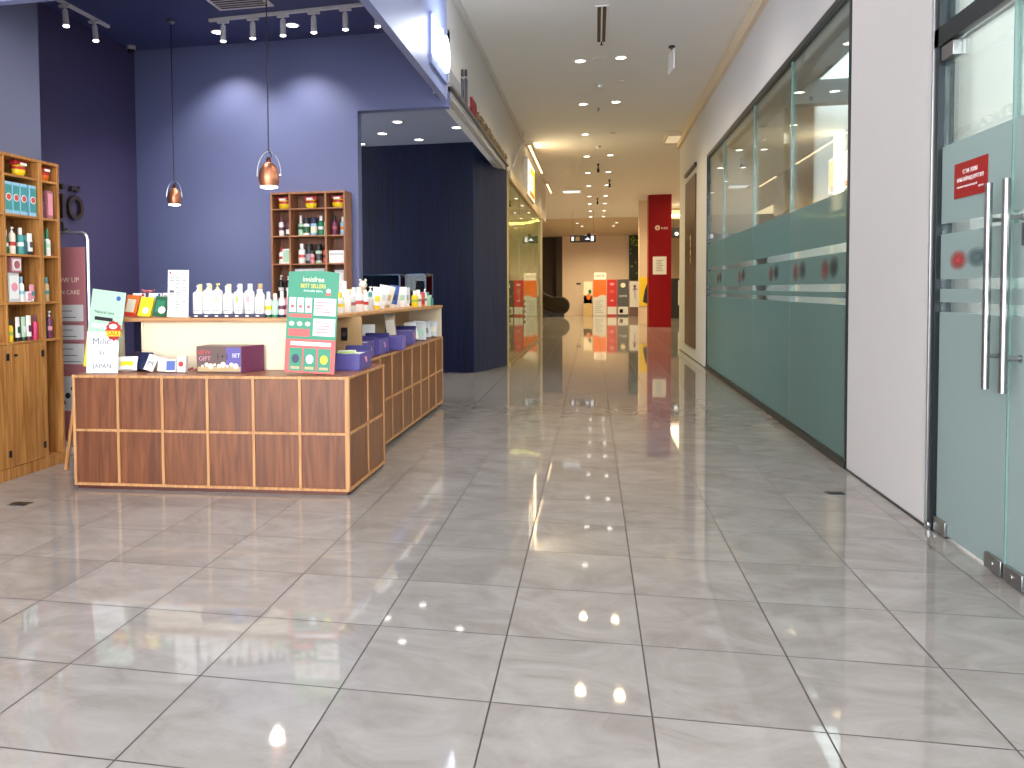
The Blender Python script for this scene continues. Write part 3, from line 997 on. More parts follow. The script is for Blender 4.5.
# downlights in the recess
for i, (x, y, w) in enumerate(((-3.19, 12.9, 'front left'), (-3.685, 13.8, 'middle left'), (-4.34, 14.67, 'back left'), (-3.18, 14.5, 'back middle'), (-2.32, 13.58, 'right'))):
    downlight(x, y, 4.35, 0.075, '%s downlight in the grey recess ceiling beside the blue wall' % w, 'recess downlights', 16, COOL, EM_S, cone=1.5)

# raised brown letters on the left wall
t = thing('wall_letters', 'dark brown raised letters on the shaded blue side wall', 'sign', (-6.08, 8.26, 2.3))
BRL = mat('bronze_letter', (62, 50, 46), 0.4, 0.3)
text('lettering', 'iõ', 0.62, plane_M((0.03, 0.2, 0.33), *EAST), BRL, t, 0.02, width=0.40)
MB().tube([(0.03, 0.02, 0.1), (0.03, 0.05, -0.02), (0.03, 0.1, 0.02)], 0.018, 8).build('accent_mark', BRL, t)

# ------------------------------------------------------------------ product builders


def bottle(loc, h, r, label, cat='bottle', kind='pump', body='white', cap='white', band=None, group=None, rz=0.0, n=14, flat=1.0, tilt=None, base=None):
    t = thing({'pump': 'pump_bottle', 'cap': 'bottle', 'tube': 'cosmetic_tube', 'jar': 'jar', 'spray': 'spray_bottle'}[kind], label, cat, loc, rz, group)
    if tilt:
        t.rotation_euler = (tilt[0], tilt[1], rz)
        t.location.z += r * (abs(tilt[0]) + abs(tilt[1])) + 0.001
    b = P[body]
    c = P[cap]
    if kind == 'pump':
        hb = h * 0.80
        MB().lathe([(r * 0.94, 0), (r, 0.006), (r, hb * 0.86), (r * 0.9, hb * 0.94), (r * 0.42, hb)], n=n, sy=flat).build('body', b, t)
        MB().lathe([(r * 0.36, hb), (r * 0.36, hb + h * 0.06), (r * 0.14, hb + h * 0.065), (r * 0.14, hb + h * 0.14)], n=10).box(
            -r * 0.24, r * 0.6, -r * 0.2, r * 0.2, hb + h * 0.14, h).build('pump', c, t)
    elif kind == 'cap':
        hb = h * 0.74
        MB().lathe([(r * 0.94, 0), (r, 0.006), (r, hb * 0.88), (r * 0.7, hb * 0.97), (r * 0.5, hb)], n=n, sy=flat).build('body', b, t)
        MB().lathe([(r * 0.55, hb), (r * 0.55, h * 0.98), (r * 0.5, h)], n=12, sy=flat).build('cap', c, t)
    elif kind == 'spray':
        hb = h * 0.62
        MB().lathe([(r * 0.94, 0), (r, 0.006), (r, hb * 0.9), (r * 0.5, hb)], n=n, sy=flat).build('body', b, t)
        MB().lathe([(r * 0.5, hb), (r * 0.44, h * 0.9), (r * 0.3, h)], n=12).build('cap', c, t)
    elif kind == 'jar':
        hb = h * 0.66
        MB().lathe([(r * 0.9, 0), (r, 0.006), (r, hb)], n=n).build('body', b, t)
        MB().lathe([(r * 1.03, hb), (r * 1.03, h * 0.97), (r * 0.98, h)], n=14).build('lid', c, t)
    else:  # tube standing on its cap, crimped top
        vs, fs = [], []
        m_ = 14
        lev = [(h * 0.16, 1.0, 0.75), (h * 0.4, 1.04, 0.62), (h * 0.75, 1.08, 0.3), (h * 0.98, 1.1, 0.06), (h, 1.1, 0.05)]
        for z, a, bq in lev:
            for k in range(m_):
                an = 2 * PI * k / m_
                vs.append((r * a * math.cos(an), r * bq * math.sin(an), z))
        for i in range(len(lev) - 1):
            for k in range(m_):
                k2 = (k + 1) % m_
                fs.append((i * m_ + k, i * m_ + k2, (i + 1) * m_ + k2, (i + 1) * m_ + k))
        fs.append(tuple(range(m_ - 1, -1, -1)))
        fs.append(tuple(range((len(lev) - 1) * m_, len(lev) * m_)))
        MB()._add(vs, fs).build('body', b, t)
        MB().lathe([(r * 0.72, 0), (r * 0.75, h * 0.16)], n=14, sy=0.85).build('cap', c, t)
    if band and kind != 'tube':
        z0, z1 = (0.30, 0.45) if kind != 'jar' else (0.15, 0.5)
        MB().lathe([(r * 1.012, h * z0), (r * 1.012, h * z1)], n=n, sy=flat).build('paper_label', P[band], t)
    elif band:
        MB().box(-r * 0.55, r * 0.55, -r * 0.68, -r * 0.5, h * 0.34, h * 0.6).build('paper_label', P[band], t)
    if base:
        MB().box(-r * 1.02, r * 1.02, -r * 1.02, r * 1.02, -0.028, 0.0).build('base_block', P[base], t, 0.002)
    return t


def carton(loc, w, d, h, label, body='white', art='teal', rz=0.0, dot=None, cat='box', name='carton', tilt=None, group=None, stripe=None):
    """printed box: front faces local -y"""
    t = thing(name, label, cat, loc, rz, group)
    if tilt:
        t.rotation_euler = (tilt[0], tilt[1], rz)
        t.location.z += d / 2 * abs(tilt[0]) + w / 2 * abs(tilt[1]) + 0.001
    MB().box(-w / 2, w / 2, -d / 2, d / 2, 0, h).build('body', P[body], t, min(w, d, h) * 0.04)
    f = MB().box(-w * 0.44, w * 0.44, -d / 2 - 0.001, -d / 2, h * 0.12, h * 0.9)
    f.build('printed_panel', P[art], t, smooth=False)
    if dot:
        MB().lathe([(w * 0.38, 0), (w * 0.38, 0.002)], n=18, M=Matrix.Translation((0, -d / 2 - 0.001, h * 0.52)) @ Matrix.Rotation(PI / 2, 4, 'X')).lathe(
            [(w * 0.30, 0.002), (w * 0.30, 0.003)], n=18, M=Matrix.Translation((0, -d / 2 - 0.001, h * 0.52)) @ Matrix.Rotation(PI / 2, 4, 'X'), mi=1).build('round_emblem', [P['white'], P[dot]], t)
    if stripe:
        MB().box(-w * 0.44, w * 0.44, -d / 2 - 0.003, -d / 2 - 0.001, h * 0.62, h * 0.8).build('print_band', P[stripe], t, smooth=False)
    return t


def gift(loc, s, label, rz=0.0, c1='red', c2='yellow'):
    """round gift ornament with a fringed crown and a bright face band"""
    t = thing('gift_ornament', label, 'ornament', loc, rz)
    MB().lathe([(s * 0.28, 0), (s * 0.46, s * 0.18), (s * 0.5, s * 0.45), (s * 0.42, s * 0.72), (s * 0.26, s * 0.82)], n=16, sy=0.8).build('body', P[c2], t)
    MB().lathe([(s * 0.48, s * 0.40), (s * 0.51, s * 0.47), (s * 0.47, s * 0.62)], n=16, sy=0.81).build('middle_band', P['red'], t)
    cr = MB()
    for k in range(7):
        a = -0.45 + 0.15 * k
        cr.box(-s * 0.07, s * 0.07, -s * 0.2, s * 0.2, s * 0.7, s * (1.02 - 0.05 * (k % 2)), M=Matrix.Translation((a * s, 0, 0)))
    cr.build('crown', P[c1], t, 0.002)
    MB().box(-s * 0.27, s * 0.27, -s * 0.45, -s * 0.36, s * 0.68, s * 0.86).build('name_band', P['white'], t, 0.002)
    return t


def pouch(loc, w, h, label, body='white', mark='grey', rz=0.0, lean=0.15, cat='pouch', roll=0.0, group=None):
    t = thing('pouch', label, cat, loc, rz, group)
    t.rotation_euler = (-lean, roll, rz)
    t.location.z += 0.17 * w * math.sin(lean) + w / 2 * abs(math.sin(roll))
    vs, fs = [], []
    nx, nz = 6, 8
    for side in (-1, 1):
        for j in range(nz + 1):
            for i in range(nx + 1):
                u, v = i / nx, j / nz
                th = 0.16 * w * (math.sin(PI * u) ** 0.6) * (1 - v ** 2.2) + 0.003
                vs.append(((u - 0.5) * w * (1 - 0.04 * math.sin(PI * v)), side * th, v * h))
    k = (nx + 1) * (nz + 1)
    idx = lambda s, i, j: s * k + j * (nx + 1) + i
    for j in range(nz):
        for i in range(nx):
            fs.append((idx(0, i, j), idx(0, i + 1, j), idx(0, i + 1, j + 1), idx(0, i, j + 1)))
            fs.append((idx(1, i, j), idx(1, i, j + 1), idx(1, i + 1, j + 1), idx(1, i + 1, j)))
        fs.append((idx(0, 0, j), idx(0, 0, j + 1), idx(1, 0, j + 1), idx(1, 0, j)))
        fs.append((idx(0, nx, j), idx(1, nx, j), idx(1, nx, j + 1), idx(0, nx, j + 1)))
    for i in range(nx):
        fs.append((idx(0, i, 0), idx(1, i, 0), idx(1, i + 1, 0), idx(0, i + 1, 0)))
        fs.append((idx(0, i, nz), idx(0, i + 1, nz), idx(1, i + 1, nz), idx(1, i, nz)))
    MB()._add(vs, fs).build('body', P[body], t)
    MB().box(-w / 2, w / 2, -0.005, 0.005, h * 0.95, h * 1.06).build('top_seam', P[body], t, 0.002)
    MB().box(-w * 0.3, w * 0.3, -0.165 * w, -0.1 * w, h * 0.25, h * 0.62).build('printed_panel', P[mark], t, 0.004)
    return t


# ------------------------------------------------------------------ tall honey shelf on the left
SX0, SX1 = -5.10, -4.84       # back and front
sh = thing('display_shelf', 'tall honey-coloured wooden display shelf at the left edge', 'shelf', (0, 0, 0))
ca = MB()
VY = [(5.40, 5.422), (5.878, 5.900), (6.313, 6.363), (6.560, 6.592)]
for a, b in VY:
    ca.box(SX0, SX1, a, b, 0.0, 2.75)
HZ = [2.735, 2.575, 2.238, 1.900, 1.488, 1.150]
ca.box(SX0, SX1 + 0.004, 5.40, 6.592, 2.73, 2.755)
ca.build('upright', PINE, sh, 0.002)
for z in HZ[1:]:
    for i in range(3):
        sb = MB().box(SX0 + 0.01, SX1 - 0.002, VY[i][1], VY[i + 1][0], z - 0.008, z + 0.012)
        sb.build('shelf_board', wood('honey_pine_y', (150, 96, 44), (196, 140, 76), 'Y', 0.45, 20, 0.06), sh, 0.001)
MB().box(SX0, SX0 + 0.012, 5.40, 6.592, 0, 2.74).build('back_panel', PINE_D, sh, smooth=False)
MB().box(SX0 + 0.01, SX1 - 0.002, 5.42, 6.56, 0.0, 0.10).build('plinth', PINE, sh, 0.002)
for i in (0, 1):
    dr = MB().box(SX1 - 0.02, SX1, VY[i][1] + 0.004, VY[i + 1][0] - 0.004, 0.105, 1.138).build('door', PINE, sh, 0.003)
    hw = MB().tube([(SX1, VY[i][1] + 0.06, 1.05), (SX1 + 0.025, VY[i][1] + 0.06, 1.05)], 0.010, 10)
    hw.build('knob', FRAMEM, dr)
    for z in (0.22, 1.04):
        hn = MB().box(SX1, SX1 + 0.006, VY[i + 1][0] - 0.02, VY[i + 1][0] + 0.012, z - 0.03, z + 0.03)
        hn.build('hinge', FRAMEM, dr, 0.001)
SH = [z + 0.0125 for z in HZ]     # standing heights


def sy(px):
    return min(6.522, (5.855 + 0.01245 * px) * 1.0015)


gift((-4.915, sy(23.5), SH[1]), 0.135, 'red and yellow gift ornament in the wide top cell of the left shelf', PI / 2)
gift((-4.915, 6.468, SH[1]), 0.125, 'red and orange gift ornament in the narrow top cell of the left shelf', PI / 2, 'red', 'orange')
gift((-4.915, 5.79, SH[1]), 0.13, 'orange gift ornament at the very edge, top cell left of the wide one', PI / 2, 'red', 'orange')
for i, (px, nm) in enumerate(((7.0, 'leftmost'), (14.4, 'second from left'), (21.9, 'third from left'), (31, 'rightmost'))):
    carton((-4.885, sy(px), SH[2]), 0.086, 0.07, 0.27, '%s of the teal cartons with red round emblems, left shelf' % nm, 'lightblue', 'teal', PI / 2, 'coral')
carton((-4.885, sy(49.5), SH[2]), 0.07, 0.07, 0.25, 'tall pink patterned carton in the narrow cell of the left shelf', 'dustypink', 'pink', PI / 2)
bottle((-4.885, sy(44.5), SH[2]), 0.2, 0.022, 'dark plum bottle beside the pink patterned carton', kind='cap', body='plum', cap='black')
for px, hh, rr, kd, bd, cp, bn, lb in (
        (6, .2, .026, 'cap', 'dgreen', 'white', 'white', 'dark green bottle at the left of the third row on the left shelf'),
        (12.5, .23, .028, 'pump', 'cream', 'white', 'red', 'cream pump bottle with a red band on the left shelf, third row'),
        (20.5, .23, .03, 'cap', 'teal', 'white', 'white', 'teal bottle with a white band on the left shelf, third row'),
        (25, .17, .022, 'cap', 'dteal', 'teal', None, 'short dark teal bottle between teal and white ones, third row'),
        (30, .19, .030, 'tube', 'white', 'black', 'dgrey', 'white tube with dark print at the right of the third row, left shelf'),
        (44.5, .2, .022, 'cap', 'dgreen', 'dgreen', None, 'slim green bottle in the narrow third-row cell'),
        (48.5, .25, .028, 'spray', 'white', 'green', 'mint', 'white bottle with green cap in the narrow third-row cell')):
    bottle((-4.885, sy(px), SH[3]), hh, rr, lb, kind=kd, body=bd, cap=cp, band=bn, rz=PI / 2)
carton((-4.9, sy(10.5), SH[4]), 0.125, 0.09, 0.25, 'pale grey carton with a pink print in the fourth row of the left shelf', 'palegrey', 'white', PI / 2, 'pink')
carton((-4.885, sy(12.5), SH[4] + 0.252), 0.12, 0.08, 0.13, 'flat pinkish carton lying on top of the pale grey carton', 'dustypink', 'palegrey', PI / 2, 'rose')
for px, hh, rr, kd, bd, cp, bn, lb in (
        (20, .22, .026, 'cap', 'white', 'lightblue', 'lightblue', 'white bottle with a pale blue cap, fourth row of the left shelf'),
        (46, .22, .026, 'cap', 'tan', 'teal', 'teal', 'tan and teal bottle alone in the narrow fourth-row cell')):
    bottle((-4.885, sy(px), SH[4]), hh, rr, lb, kind=kd, body=bd, cap=cp, band=bn, rz=PI / 2)
carton((-4.885, sy(25), SH[4]), 0.045, 0.06, 0.09, 'small white carton beside the pink tube, fourth row', 'white', 'pink', PI / 2)
bottle((-4.885, sy(30.2), SH[4]), .15, .030, 'pink and blue tube at the right of the fourth row, left shelf', kind='tube', body='pink', cap='white', band='teal', rz=PI / 2, tilt=(0, 0.06))
for px, hh, rr, kd, bd, cp, bn, lb in (
        (8.5, .19, .022, 'cap', 'yellow', 'black', 'lime', 'yellow bottle in the lowest open row of the left shelf'),
        (15.6, .21, .024, 'tube', 'white', 'black', 'dgreen', 'white tube with a dark green print, lowest open row'),
        (21.2, .21, .024, 'tube', 'mint', 'dgreen', 'white', 'mint tube with a green cap, lowest open row'),
        (26.5, .22, .028, 'tube', 'white', 'plum', 'plum', 'white tube with a plum print, lowest open row'),
        (33, .22, .022, 'cap', 'hotpink', 'plum', None, 'slim bright pink bottle at the right of the lowest open row'),
        (44, .18, .02, 'cap', 'black', 'dgrey', None, 'small black bottle in the narrow lowest open cell'),
        (48.5, .25, .026, 'pump', 'plum', 'white', 'pink', 'plum pump bottle with a white top in the narrow lowest cell')):
    bottle((-4.885, sy(px), SH[5]), hh, rr, lb, kind=kd, body=bd, cap=cp, band=bn, rz=PI / 2)

# ------------------------------------------------------------------ pink banner stand
bn = thing('banner_stand', 'pink poster in a bent grey tube stand behind the counter', 'banner stand', (-5.12, 6.97, 0), 0.0)
fw, fh = 0.30, 2.16
rad = 0.07
pth = [(-fw, 0, 0.03)] + [(-fw, 0, fh - rad)] + [(-fw + rad * (1 - math.cos(a)), 0, fh - rad + rad * math.sin(a)) for a in (0.5, 1.0, PI / 2)]
pth += [(fw - rad * (1 - math.cos(a)), 0, fh - rad + rad * math.sin(a)) for a in (PI / 2, 1.0, 0.5)] + [(fw, 0, fh - rad), (fw, 0, 0.03)]
MB().tube(pth, 0.014, 8).build('tube_frame', ALU, bn)
MB().box(-fw - 0.03, fw + 0.03, -0.14, 0.14, 0, 0.03).build('base_plate', GREYM, bn, 0.006)
MB().box(-fw + 0.03, fw - 0.03, -0.008, 0.0, 0.12, fh - 0.14).build('poster', P['dustypink'], bn, smooth=False)
M_ = lambda x, z: plane_M((x, -0.009, z), *FRONT)
text('lettering', 'GLOW UP', 0.07, M_(0.04, 1.70), P['cream'], bn, 0.0006)
text('lettering', 'SKIN CARE', 0.06, M_(0.06, 1.58), P['cream'], bn, 0.0006)
pp = MB()
for z0, z1 in ((1.30, 1.46), (1.12, 1.26), (0.88, 1.08)):
    pp.box(-fw + 0.05, fw - 0.06, -0.0095, -0.008, z0, z1)
pp.build('text_block', P['palegrey'], bn, smooth=False)
pl = MB()
for k in range(9):
    pl.box(-fw + 0.07, fw - 0.1 - 0.04 * (k % 3), -0.0105, -0.0095, 0.90 + k * 0.062, 0.907 + k * 0.062)
pl.build('lettering', P['dgrey'], bn, smooth=False)
MB().box(-fw + 0.05, fw - 0.06, -0.0095, -0.008, 0.42, 0.76).build('picture_panel', P['palegrey'], bn, smooth=False)
dd = MB()
for k in range(9):
    dd.lathe([(0.018 + 0.006 * (k % 3), 0), (0.018 + 0.006 * (k % 3), 0.001)], n=10, M=Matrix.Translation((-0.2 + 0.05 * k, -0.0095, 0.5 + 0.07 * (k % 4))) @ Matrix.Rotation(PI / 2, 4, 'X'))
dd.build('picture_dot', P['black'], bn)

# wooden easel leg standing beside the banner
t = thing('wooden_easel', 'pale wooden easel leg leaning behind the left end of the counter', 'easel', (-4.49, 6.3, 0))
MB()._add([(-0.16, 0, 0), (-0.13, 0, 0), (0.0, 0.0, 0.75), (-0.03, 0.0, 0.75), (-0.16, 0.03, 0), (-0.13, 0.03, 0), (0, 0.03, 0.75), (-0.03, 0.03, 0.75)],
          [(0, 1, 2, 3), (4, 7, 6, 5), (0, 4, 5, 1), (1, 5, 6, 2), (2, 6, 7, 3), (3, 7, 4, 0)]).build('leg', OAKZ, t)
MB()._add([(0.16, 0.2, 0), (0.19, 0.2, 0), (0.03, 0.0, 0.75), (0.0, 0.0, 0.75), (0.16, 0.23, 0), (0.19, 0.23, 0), (0.03, 0.03, 0.75), (0.0, 0.03, 0.75)],
          [(0, 1, 2, 3), (4, 7, 6, 5), (0, 4, 5, 1), (1, 5, 6, 2), (2, 6, 7, 3), (3, 7, 4, 0)]).build('leg', OAKZ, t)
# ------------------------------------------------------------------ counter: front unit
CA = math.atan2(0.143, 2.249)
CO = Vector((-4.126, 5.72, 0))
ct = thing('front_counter', 'walnut panelled counter with pale battens at the shop front', 'counter', CO, CA)
CW, CD, CH = 2.274, 1.06, 0.92
SHR = Matrix(((1, math.tan(CA), 0, 0), (0, 1, 0, 0), (0, 0, 1, 0), (0, 0, 0, 1)))
MB().box(0.02, CW - 0.02, 0.02, CD, 0.04, CH - 0.03, M=SHR).build('carcass', WALNUT, ct, smooth=False)
MB().box(0.03, CW - 0.015, 0.003, CD, 0.0, 0.04, M=SHR).build('plinth', wood('dark_plinth', (74, 34, 22), (104, 54, 36), 'X', 0.4, 20, 0.05), ct, 0.002)
MB().box(0.0, CW, 0.0, CD, CH - 0.028, CH, M=SHR).build('counter_top', WALNUT_Y, ct, 0.002)
ncol = 6
cx_ = [0.012 + (CW - 0.024) * i / ncol for i in range(ncol + 1)]
rz_ = [0.038, 0.474, CH - 0.014]
bt = MB()
for x in cx_:
    bt.box(x - 0.011, x + 0.011, -0.004, 0.03, 0.028, CH)
for z in rz_:
    bt.box(0, CW, -0.0045, 0.03, z - 0.0105, z + 0.0105)
sy_ = [0.012, 0.54, CD - 0.012]
for y in sy_:
    bt.box(CW - 0.03, CW + 0.004, y - 0.012, y + 0.012, 0.03, CH, M=SHR)
for z in rz_:
    bt.box(CW - 0.03, CW + 0.0045, 0, CD, z - 0.0105, z + 0.0105, M=SHR)
bt.build('batten', OAKZ, ct, 0.001)
for i in range(ncol):
    for j in range(2):
        MB().box(cx_[i] + 0.012, cx_[i + 1] - 0.012, 0.006, 0.02, rz_[j] + 0.0115, rz_[j + 1] - 0.0115).build('panel', WALNUT, ct, 0.001)
for i in range(2):
    for j in range(2):
        MB().box(CW - 0.02, CW - 0.006, sy_[i] + 0.013, sy_[i + 1] - 0.013, rz_[j] + 0.0115, rz_[j + 1] - 0.0115, M=SHR).build('panel', WALNUT, ct, 0.001)

# side unit
U0, U1, UX = 7.02, 10.72, -2.045
cs = thing('side_counter', 'long walnut panelled counter with pale battens running back along the corridor', 'counter', (UX, U0, 0), 0.0)
UL, UH, UD = U1 - U0, 0.945, 0.62
MB().box(-UD, -0.02, 0.0, UL - 0.02, 0.05, UH - 0.03).build('carcass', WALNUT, cs, smooth=False)
MB().box(-UD, -0.06, 0.02, UL - 0.06, 0, 0.05).build('plinth', MATS['dark_plinth'], cs, 0.002)
MB().box(-UD, 0.0, 0.0, UL, UH - 0.028, UH).build('counter_top', wood('walnut_top_y', (104, 60, 36), (146, 90, 58), 'Y', 0.35, 24, 0.06), cs, 0.002)
n8 = 8
y8 = [0.015 + (UL - 0.03) * i / n8 for i in range(n8 + 1)]
z8 = [0.06, 0.49, UH - 0.014]
bt = MB()
for y in y8:
    bt.box(-0.03, 0.004, y - 0.014, y + 0.014, 0.05, UH)
for z in z8:
    bt.box(-0.03, 0.0045, 0, UL, z - 0.0105, z + 0.0105)
bt.build('batten', OAKZ, cs, 0.001)
for i in range(n8):
    for j in range(2):
        MB().box(-0.02, -0.006, y8[i] + 0.015, y8[i + 1] - 0.015, z8[j] + 0.0115, z8[j + 1] - 0.0115).build('panel', WALNUT, cs, 0.001)

# raised shelf on the counters
rs = thing('raised_shelf', 'raised oak shelf with a cream back running over both counters', 'shelf', CO, CA)
inv = (Matrix.Translation(CO) @ Matrix.Rotation(CA, 4, 'Z')).inverted()


def CL(x, y):
    v = inv @ Vector((x, y, 0))
    return (v.x, v.y)


MB().box(0.02, 1.98, 0.40, 0.80, 1.327, 1.358).build('shelf_board', OAKX, rs, 0.003)
MB().prism([CL(-2.20, 6.62), CL(-2.035, 10.68), CL(-2.62, 10.68), CL(-2.68, 6.62)], 1.340, 1.372).build('shelf_board', OAKY, rs, 0.003)
MB().box(0.385, 1.95, 0.45, 0.47, CH + .002, 1.327).build('back_panel', CREAMB, rs, smooth=False)
MB().box(0.165, 0.20, 0.43, 0.47, CH + .002, 1.327).box(0.365, 0.385, 0.44, 0.475, CH + .002, 1.327).build('post', CREAMB, rs, 0.002)
gp = MB().box(0.205, 0.365, 0.62, 0.64, CH + .002, 1.327).build('gap_shade_sheet', P['navy'], rs, smooth=False)  # navy sheet set in the open gap to stand for its darkness
MB().box(0.21, 0.36, 0.610, 0.619, CH + .002, 1.06).build('lower_board', P['brown'], rs, smooth=False)
MB().prism([CL(-2.10, 7.05), CL(-2.10, 7.07), CL(-2.7, 7.07), CL(-2.7, 7.05)], 0.948, 1.34).build('divider', TANB, rs, smooth=False)
MB().prism([CL(-2.55, 7.07), CL(-2.50, 10.66), CL(-2.52, 10.66), CL(-2.57, 7.07)], 0.948, 1.34).build('back_panel', TANB, rs, smooth=False)
MB().prism([CL(-2.05, 10.66), CL(-2.05, 10.68), CL(-2.6, 10.68), CL(-2.6, 10.66)], 0.948, 1.34).build('end_panel', CREAMB, rs, smooth=False)


def CP(u, v, z):
    p = Matrix.Translation(CO) @ Matrix.Rotation(CA, 4, 'Z') @ Vector((u, v, z))
    return (p.x, p.y, p.z)


# ------------------------------------------------------------------ things on the front counter
ZC = CH + 0.001


def card(u, v, z, w, h, label, lean=0.1, cat='sign', name='counter_card', th=0.006, body=PAPER, rz=CA, roll=0.0):
    t = thing(name, label, cat, CP(u, v, z), rz)
    t.rotation_euler = (-lean, roll, rz)
    t.location.z += 0.002 + th * lean + w / 2 * abs(roll)
    MB().box(-w / 2, w / 2, 0, th, 0, h).build('board', body, t, 0.001)
    return t


t = card(0.20, 0.10, ZC, 0.275, 0.335, 'white card with grey handwriting at the left end of the front counter', 0.08)
MB()._add([(-0.03, th_, 0) for th_ in (0.01,)] + [(0.03, 0.01, 0), (0.03, 0.10, 0.012), (-0.03, 0.10, 0.012), (-0.02, 0.008, 0.22), (0.02, 0.008, 0.22)],
          [(0, 1, 2, 3), (0, 4, 5, 1), (1, 5, 2), (2, 5, 4, 3), (3, 4, 0)]).build('easel_back', P['grey'], t)
GRT = mat('grey_ink', (110, 112, 118), 0.6)
M_ = lambda x, z, y=-0.001: plane_M((x, y, z), *FRONT)
text('lettering', 'Milic', 0.075, M_(-0.01, 0.255), GRT, t, 0.0006, width=0.15)
text('lettering', 'H', 0.06, M_(0.0, 0.16), GRT, t, 0.0006)
text('lettering', 'JAPAN', 0.055, M_(0.0, 0.055), GRT, t, 0.0006, width=0.16)

t = card(0.075, 0.28, ZC, 0.30, 0.655, 'pale mint poster board leaning behind the white handwriting card', 0.05, 'poster', 'poster_board', body=P['mint'], roll=0.13)
MB().box(-0.148, -0.03, -0.002, 0, 0.0, 0.26).build('yellow_field', P['yellow'], t, smooth=False)
MB().box(-0.10, 0.06, -0.002, 0, 0.40, 0.43).build('black_strip', P['black'], t, smooth=False)
MB().box(-0.12, 0.10, -0.002, 0, 0.335, 0.37).build('white_strip', P['white'], t, smooth=False)
text('lettering', 'Natural care', 0.035, M_(-0.02, 0.47, -0.002), P['dgreen'], t, 0.0005, width=0.17)
MB().lathe([(0.02, 0), (0.02, 0.002)], n=14, M=Matrix.Translation((0.09, 0, 0.60)) @ Matrix.Rotation(PI / 2, 4, 'X')).build('blue_stamp', P['blue'], t)

# red starburst hanging at the end of the raised shelf
t = thing('starburst_tag', 'red and yellow round sale tag at the top right corner of the white handwriting card', 'tag', CP(0.318, 0.085, 1.268), CA)
st = []
for k in range(24):
    a = 2 * PI * k / 24
    rr = 0.082 if k % 2 == 0 else 0.072
    st.append((rr * math.cos(a) * 0.85, rr * math.sin(a)))
MB().prism(st, -0.004, 0.004, M=Matrix.Rotation(PI / 2, 4, 'X')).build('disc', P['red'], t)
MB().box(-0.06, 0.06, -0.006, -0.004, -0.045, 0.0).build('yellow_band', P['yellow'], t, smooth=False)
MB().lathe([(0.035, 0), (0.035, 0.002)], n=14, sy=0.6, M=Matrix.Translation((0.0, -0.004, 0.035)) @ Matrix.Rotation(PI / 2, 4, 'X')).build('white_cloud', P['white'], t)
text('lettering', 'SALE', 0.05, M_(0, -0.022, -0.0065), P['red'], t, 0.0005, width=0.1)

pouch(CP(0.36, 0.20, ZC), 0.16, 0.12, 'white and yellow pouch lying at the left of the front counter', 'white', 'yellow', CA + 0.3, 0.55)
pouch(CP(0.44, 0.27, ZC), 0.15, 0.15, 'navy pouch behind the white and yellow pouch on the front counter', 'navy', 'navy', CA - 0.2, 0.5)
carton(CP(0.43, 0.40, ZC), 0.13, 0.04, 0.05, 'low navy box behind the navy pouch on the front counter', 'navy', 'black', CA)
pouch(CP(0.56, 0.17, ZC), 0.08, 0.13, 'white sachet with grey marks leaning by the small cartons', 'white', 'grey', CA + 0.15, 0.4, roll=0.3)
carton(CP(0.668, 0.22, ZC), 0.08, 0.06, 0.11, 'small white carton with a pale print beside the sachet', 'white', 'palegrey', CA, tilt=(-0.1, 0.06))
carton(CP(0.75, 0.20, ZC), 0.08, 0.05, 0.10, 'small white carton with a blue print on the front counter', 'white', 'blue', CA + 0.1, tilt=(-0.12, 0))
carton(CP(0.84, 0.20, ZC), 0.075, 0.05, 0.13, 'small white carton with a red round emblem on the front counter', 'white', 'white', CA, 'red', tilt=(-0.05, 0.03))
t = thing('cable_coil', 'short dark red lead lying between the small cartons and the purple gift box', 'cable', CP(0.92, 0.25, ZC), CA)
MB().tube([(-0.06, 0, 0.012), (-0.03, 0.03, 0.03), (0, 0, 0.012), (0.03, -0.02, 0.025), (0.06, 0.01, 0.012)], 0.008, 8).build('lead', P['rose'], t)
MB().box(-0.075, -0.055, -0.012, 0.012, 0.0, 0.024).build('plug', P['white'], t, 0.003)

# purple gift box in the middle
t = thing('gift_box', 'dark purple and brown printed gift box in the middle of the front counter', 'box', CP(1.22, 0.30, ZC), CA)
MB().box(-0.25, 0.13, -0.11, 0.11, 0, 0.215).build('body', P['brown'], t, 0.003)
MB()._add([(0.13, -0.11, 0), (0.13, 0.11, 0), (0.24, 0.11, 0), (0.13, -0.11, 0.215), (0.13, 0.11, 0.215), (0.24, 0.11, 0.215)],
          [(0, 2, 1), (3, 4, 5), (0, 3, 5, 2), (2, 5, 4, 1), (1, 4, 3, 0)]).build('open_flap', P['plum'], t)
MB().box(0.0, 0.125, -0.1115, -0.11, 0.01, 0.205).build('purple_field', P['purple'], t, smooth=False)
MB().box(-0.24, 0.12, -0.1125, -0.1115, 0.012, 0.05).build('gold_field', P['tan'], t, smooth=False)
gl_ = MB()
for k in range(9):
    gl_.lathe([(0.012 + .006 * (k % 3), 0), (0.012 + .006 * (k % 3), 0.001)], n=10, M=Matrix.Translation((-0.2 + 0.035 * k, -0.1125, 0.055 + 0.012 * (k % 2))) @ Matrix.Rotation(PI / 2, 4, 'X'))
gl_.build('gold_fleck', P['cream'], t)
M2 = lambda x, z: plane_M((x, -0.113, z), *FRONT)
text('lettering', 'NEW', 0.055, M2(-0.19, 0.165), P['coral'], t, 0.0005)
text('lettering', 'GIFT', 0.05, M2(-0.18, 0.115), P['pink'], t, 0.0005)
text('lettering', '1+1', 0.07, M2(-0.03, 0.13), P['black'], t, 0.0005)
text('lettering', 'SET', 0.045, M2(0.085, 0.14), P['white'], t, 0.0005)

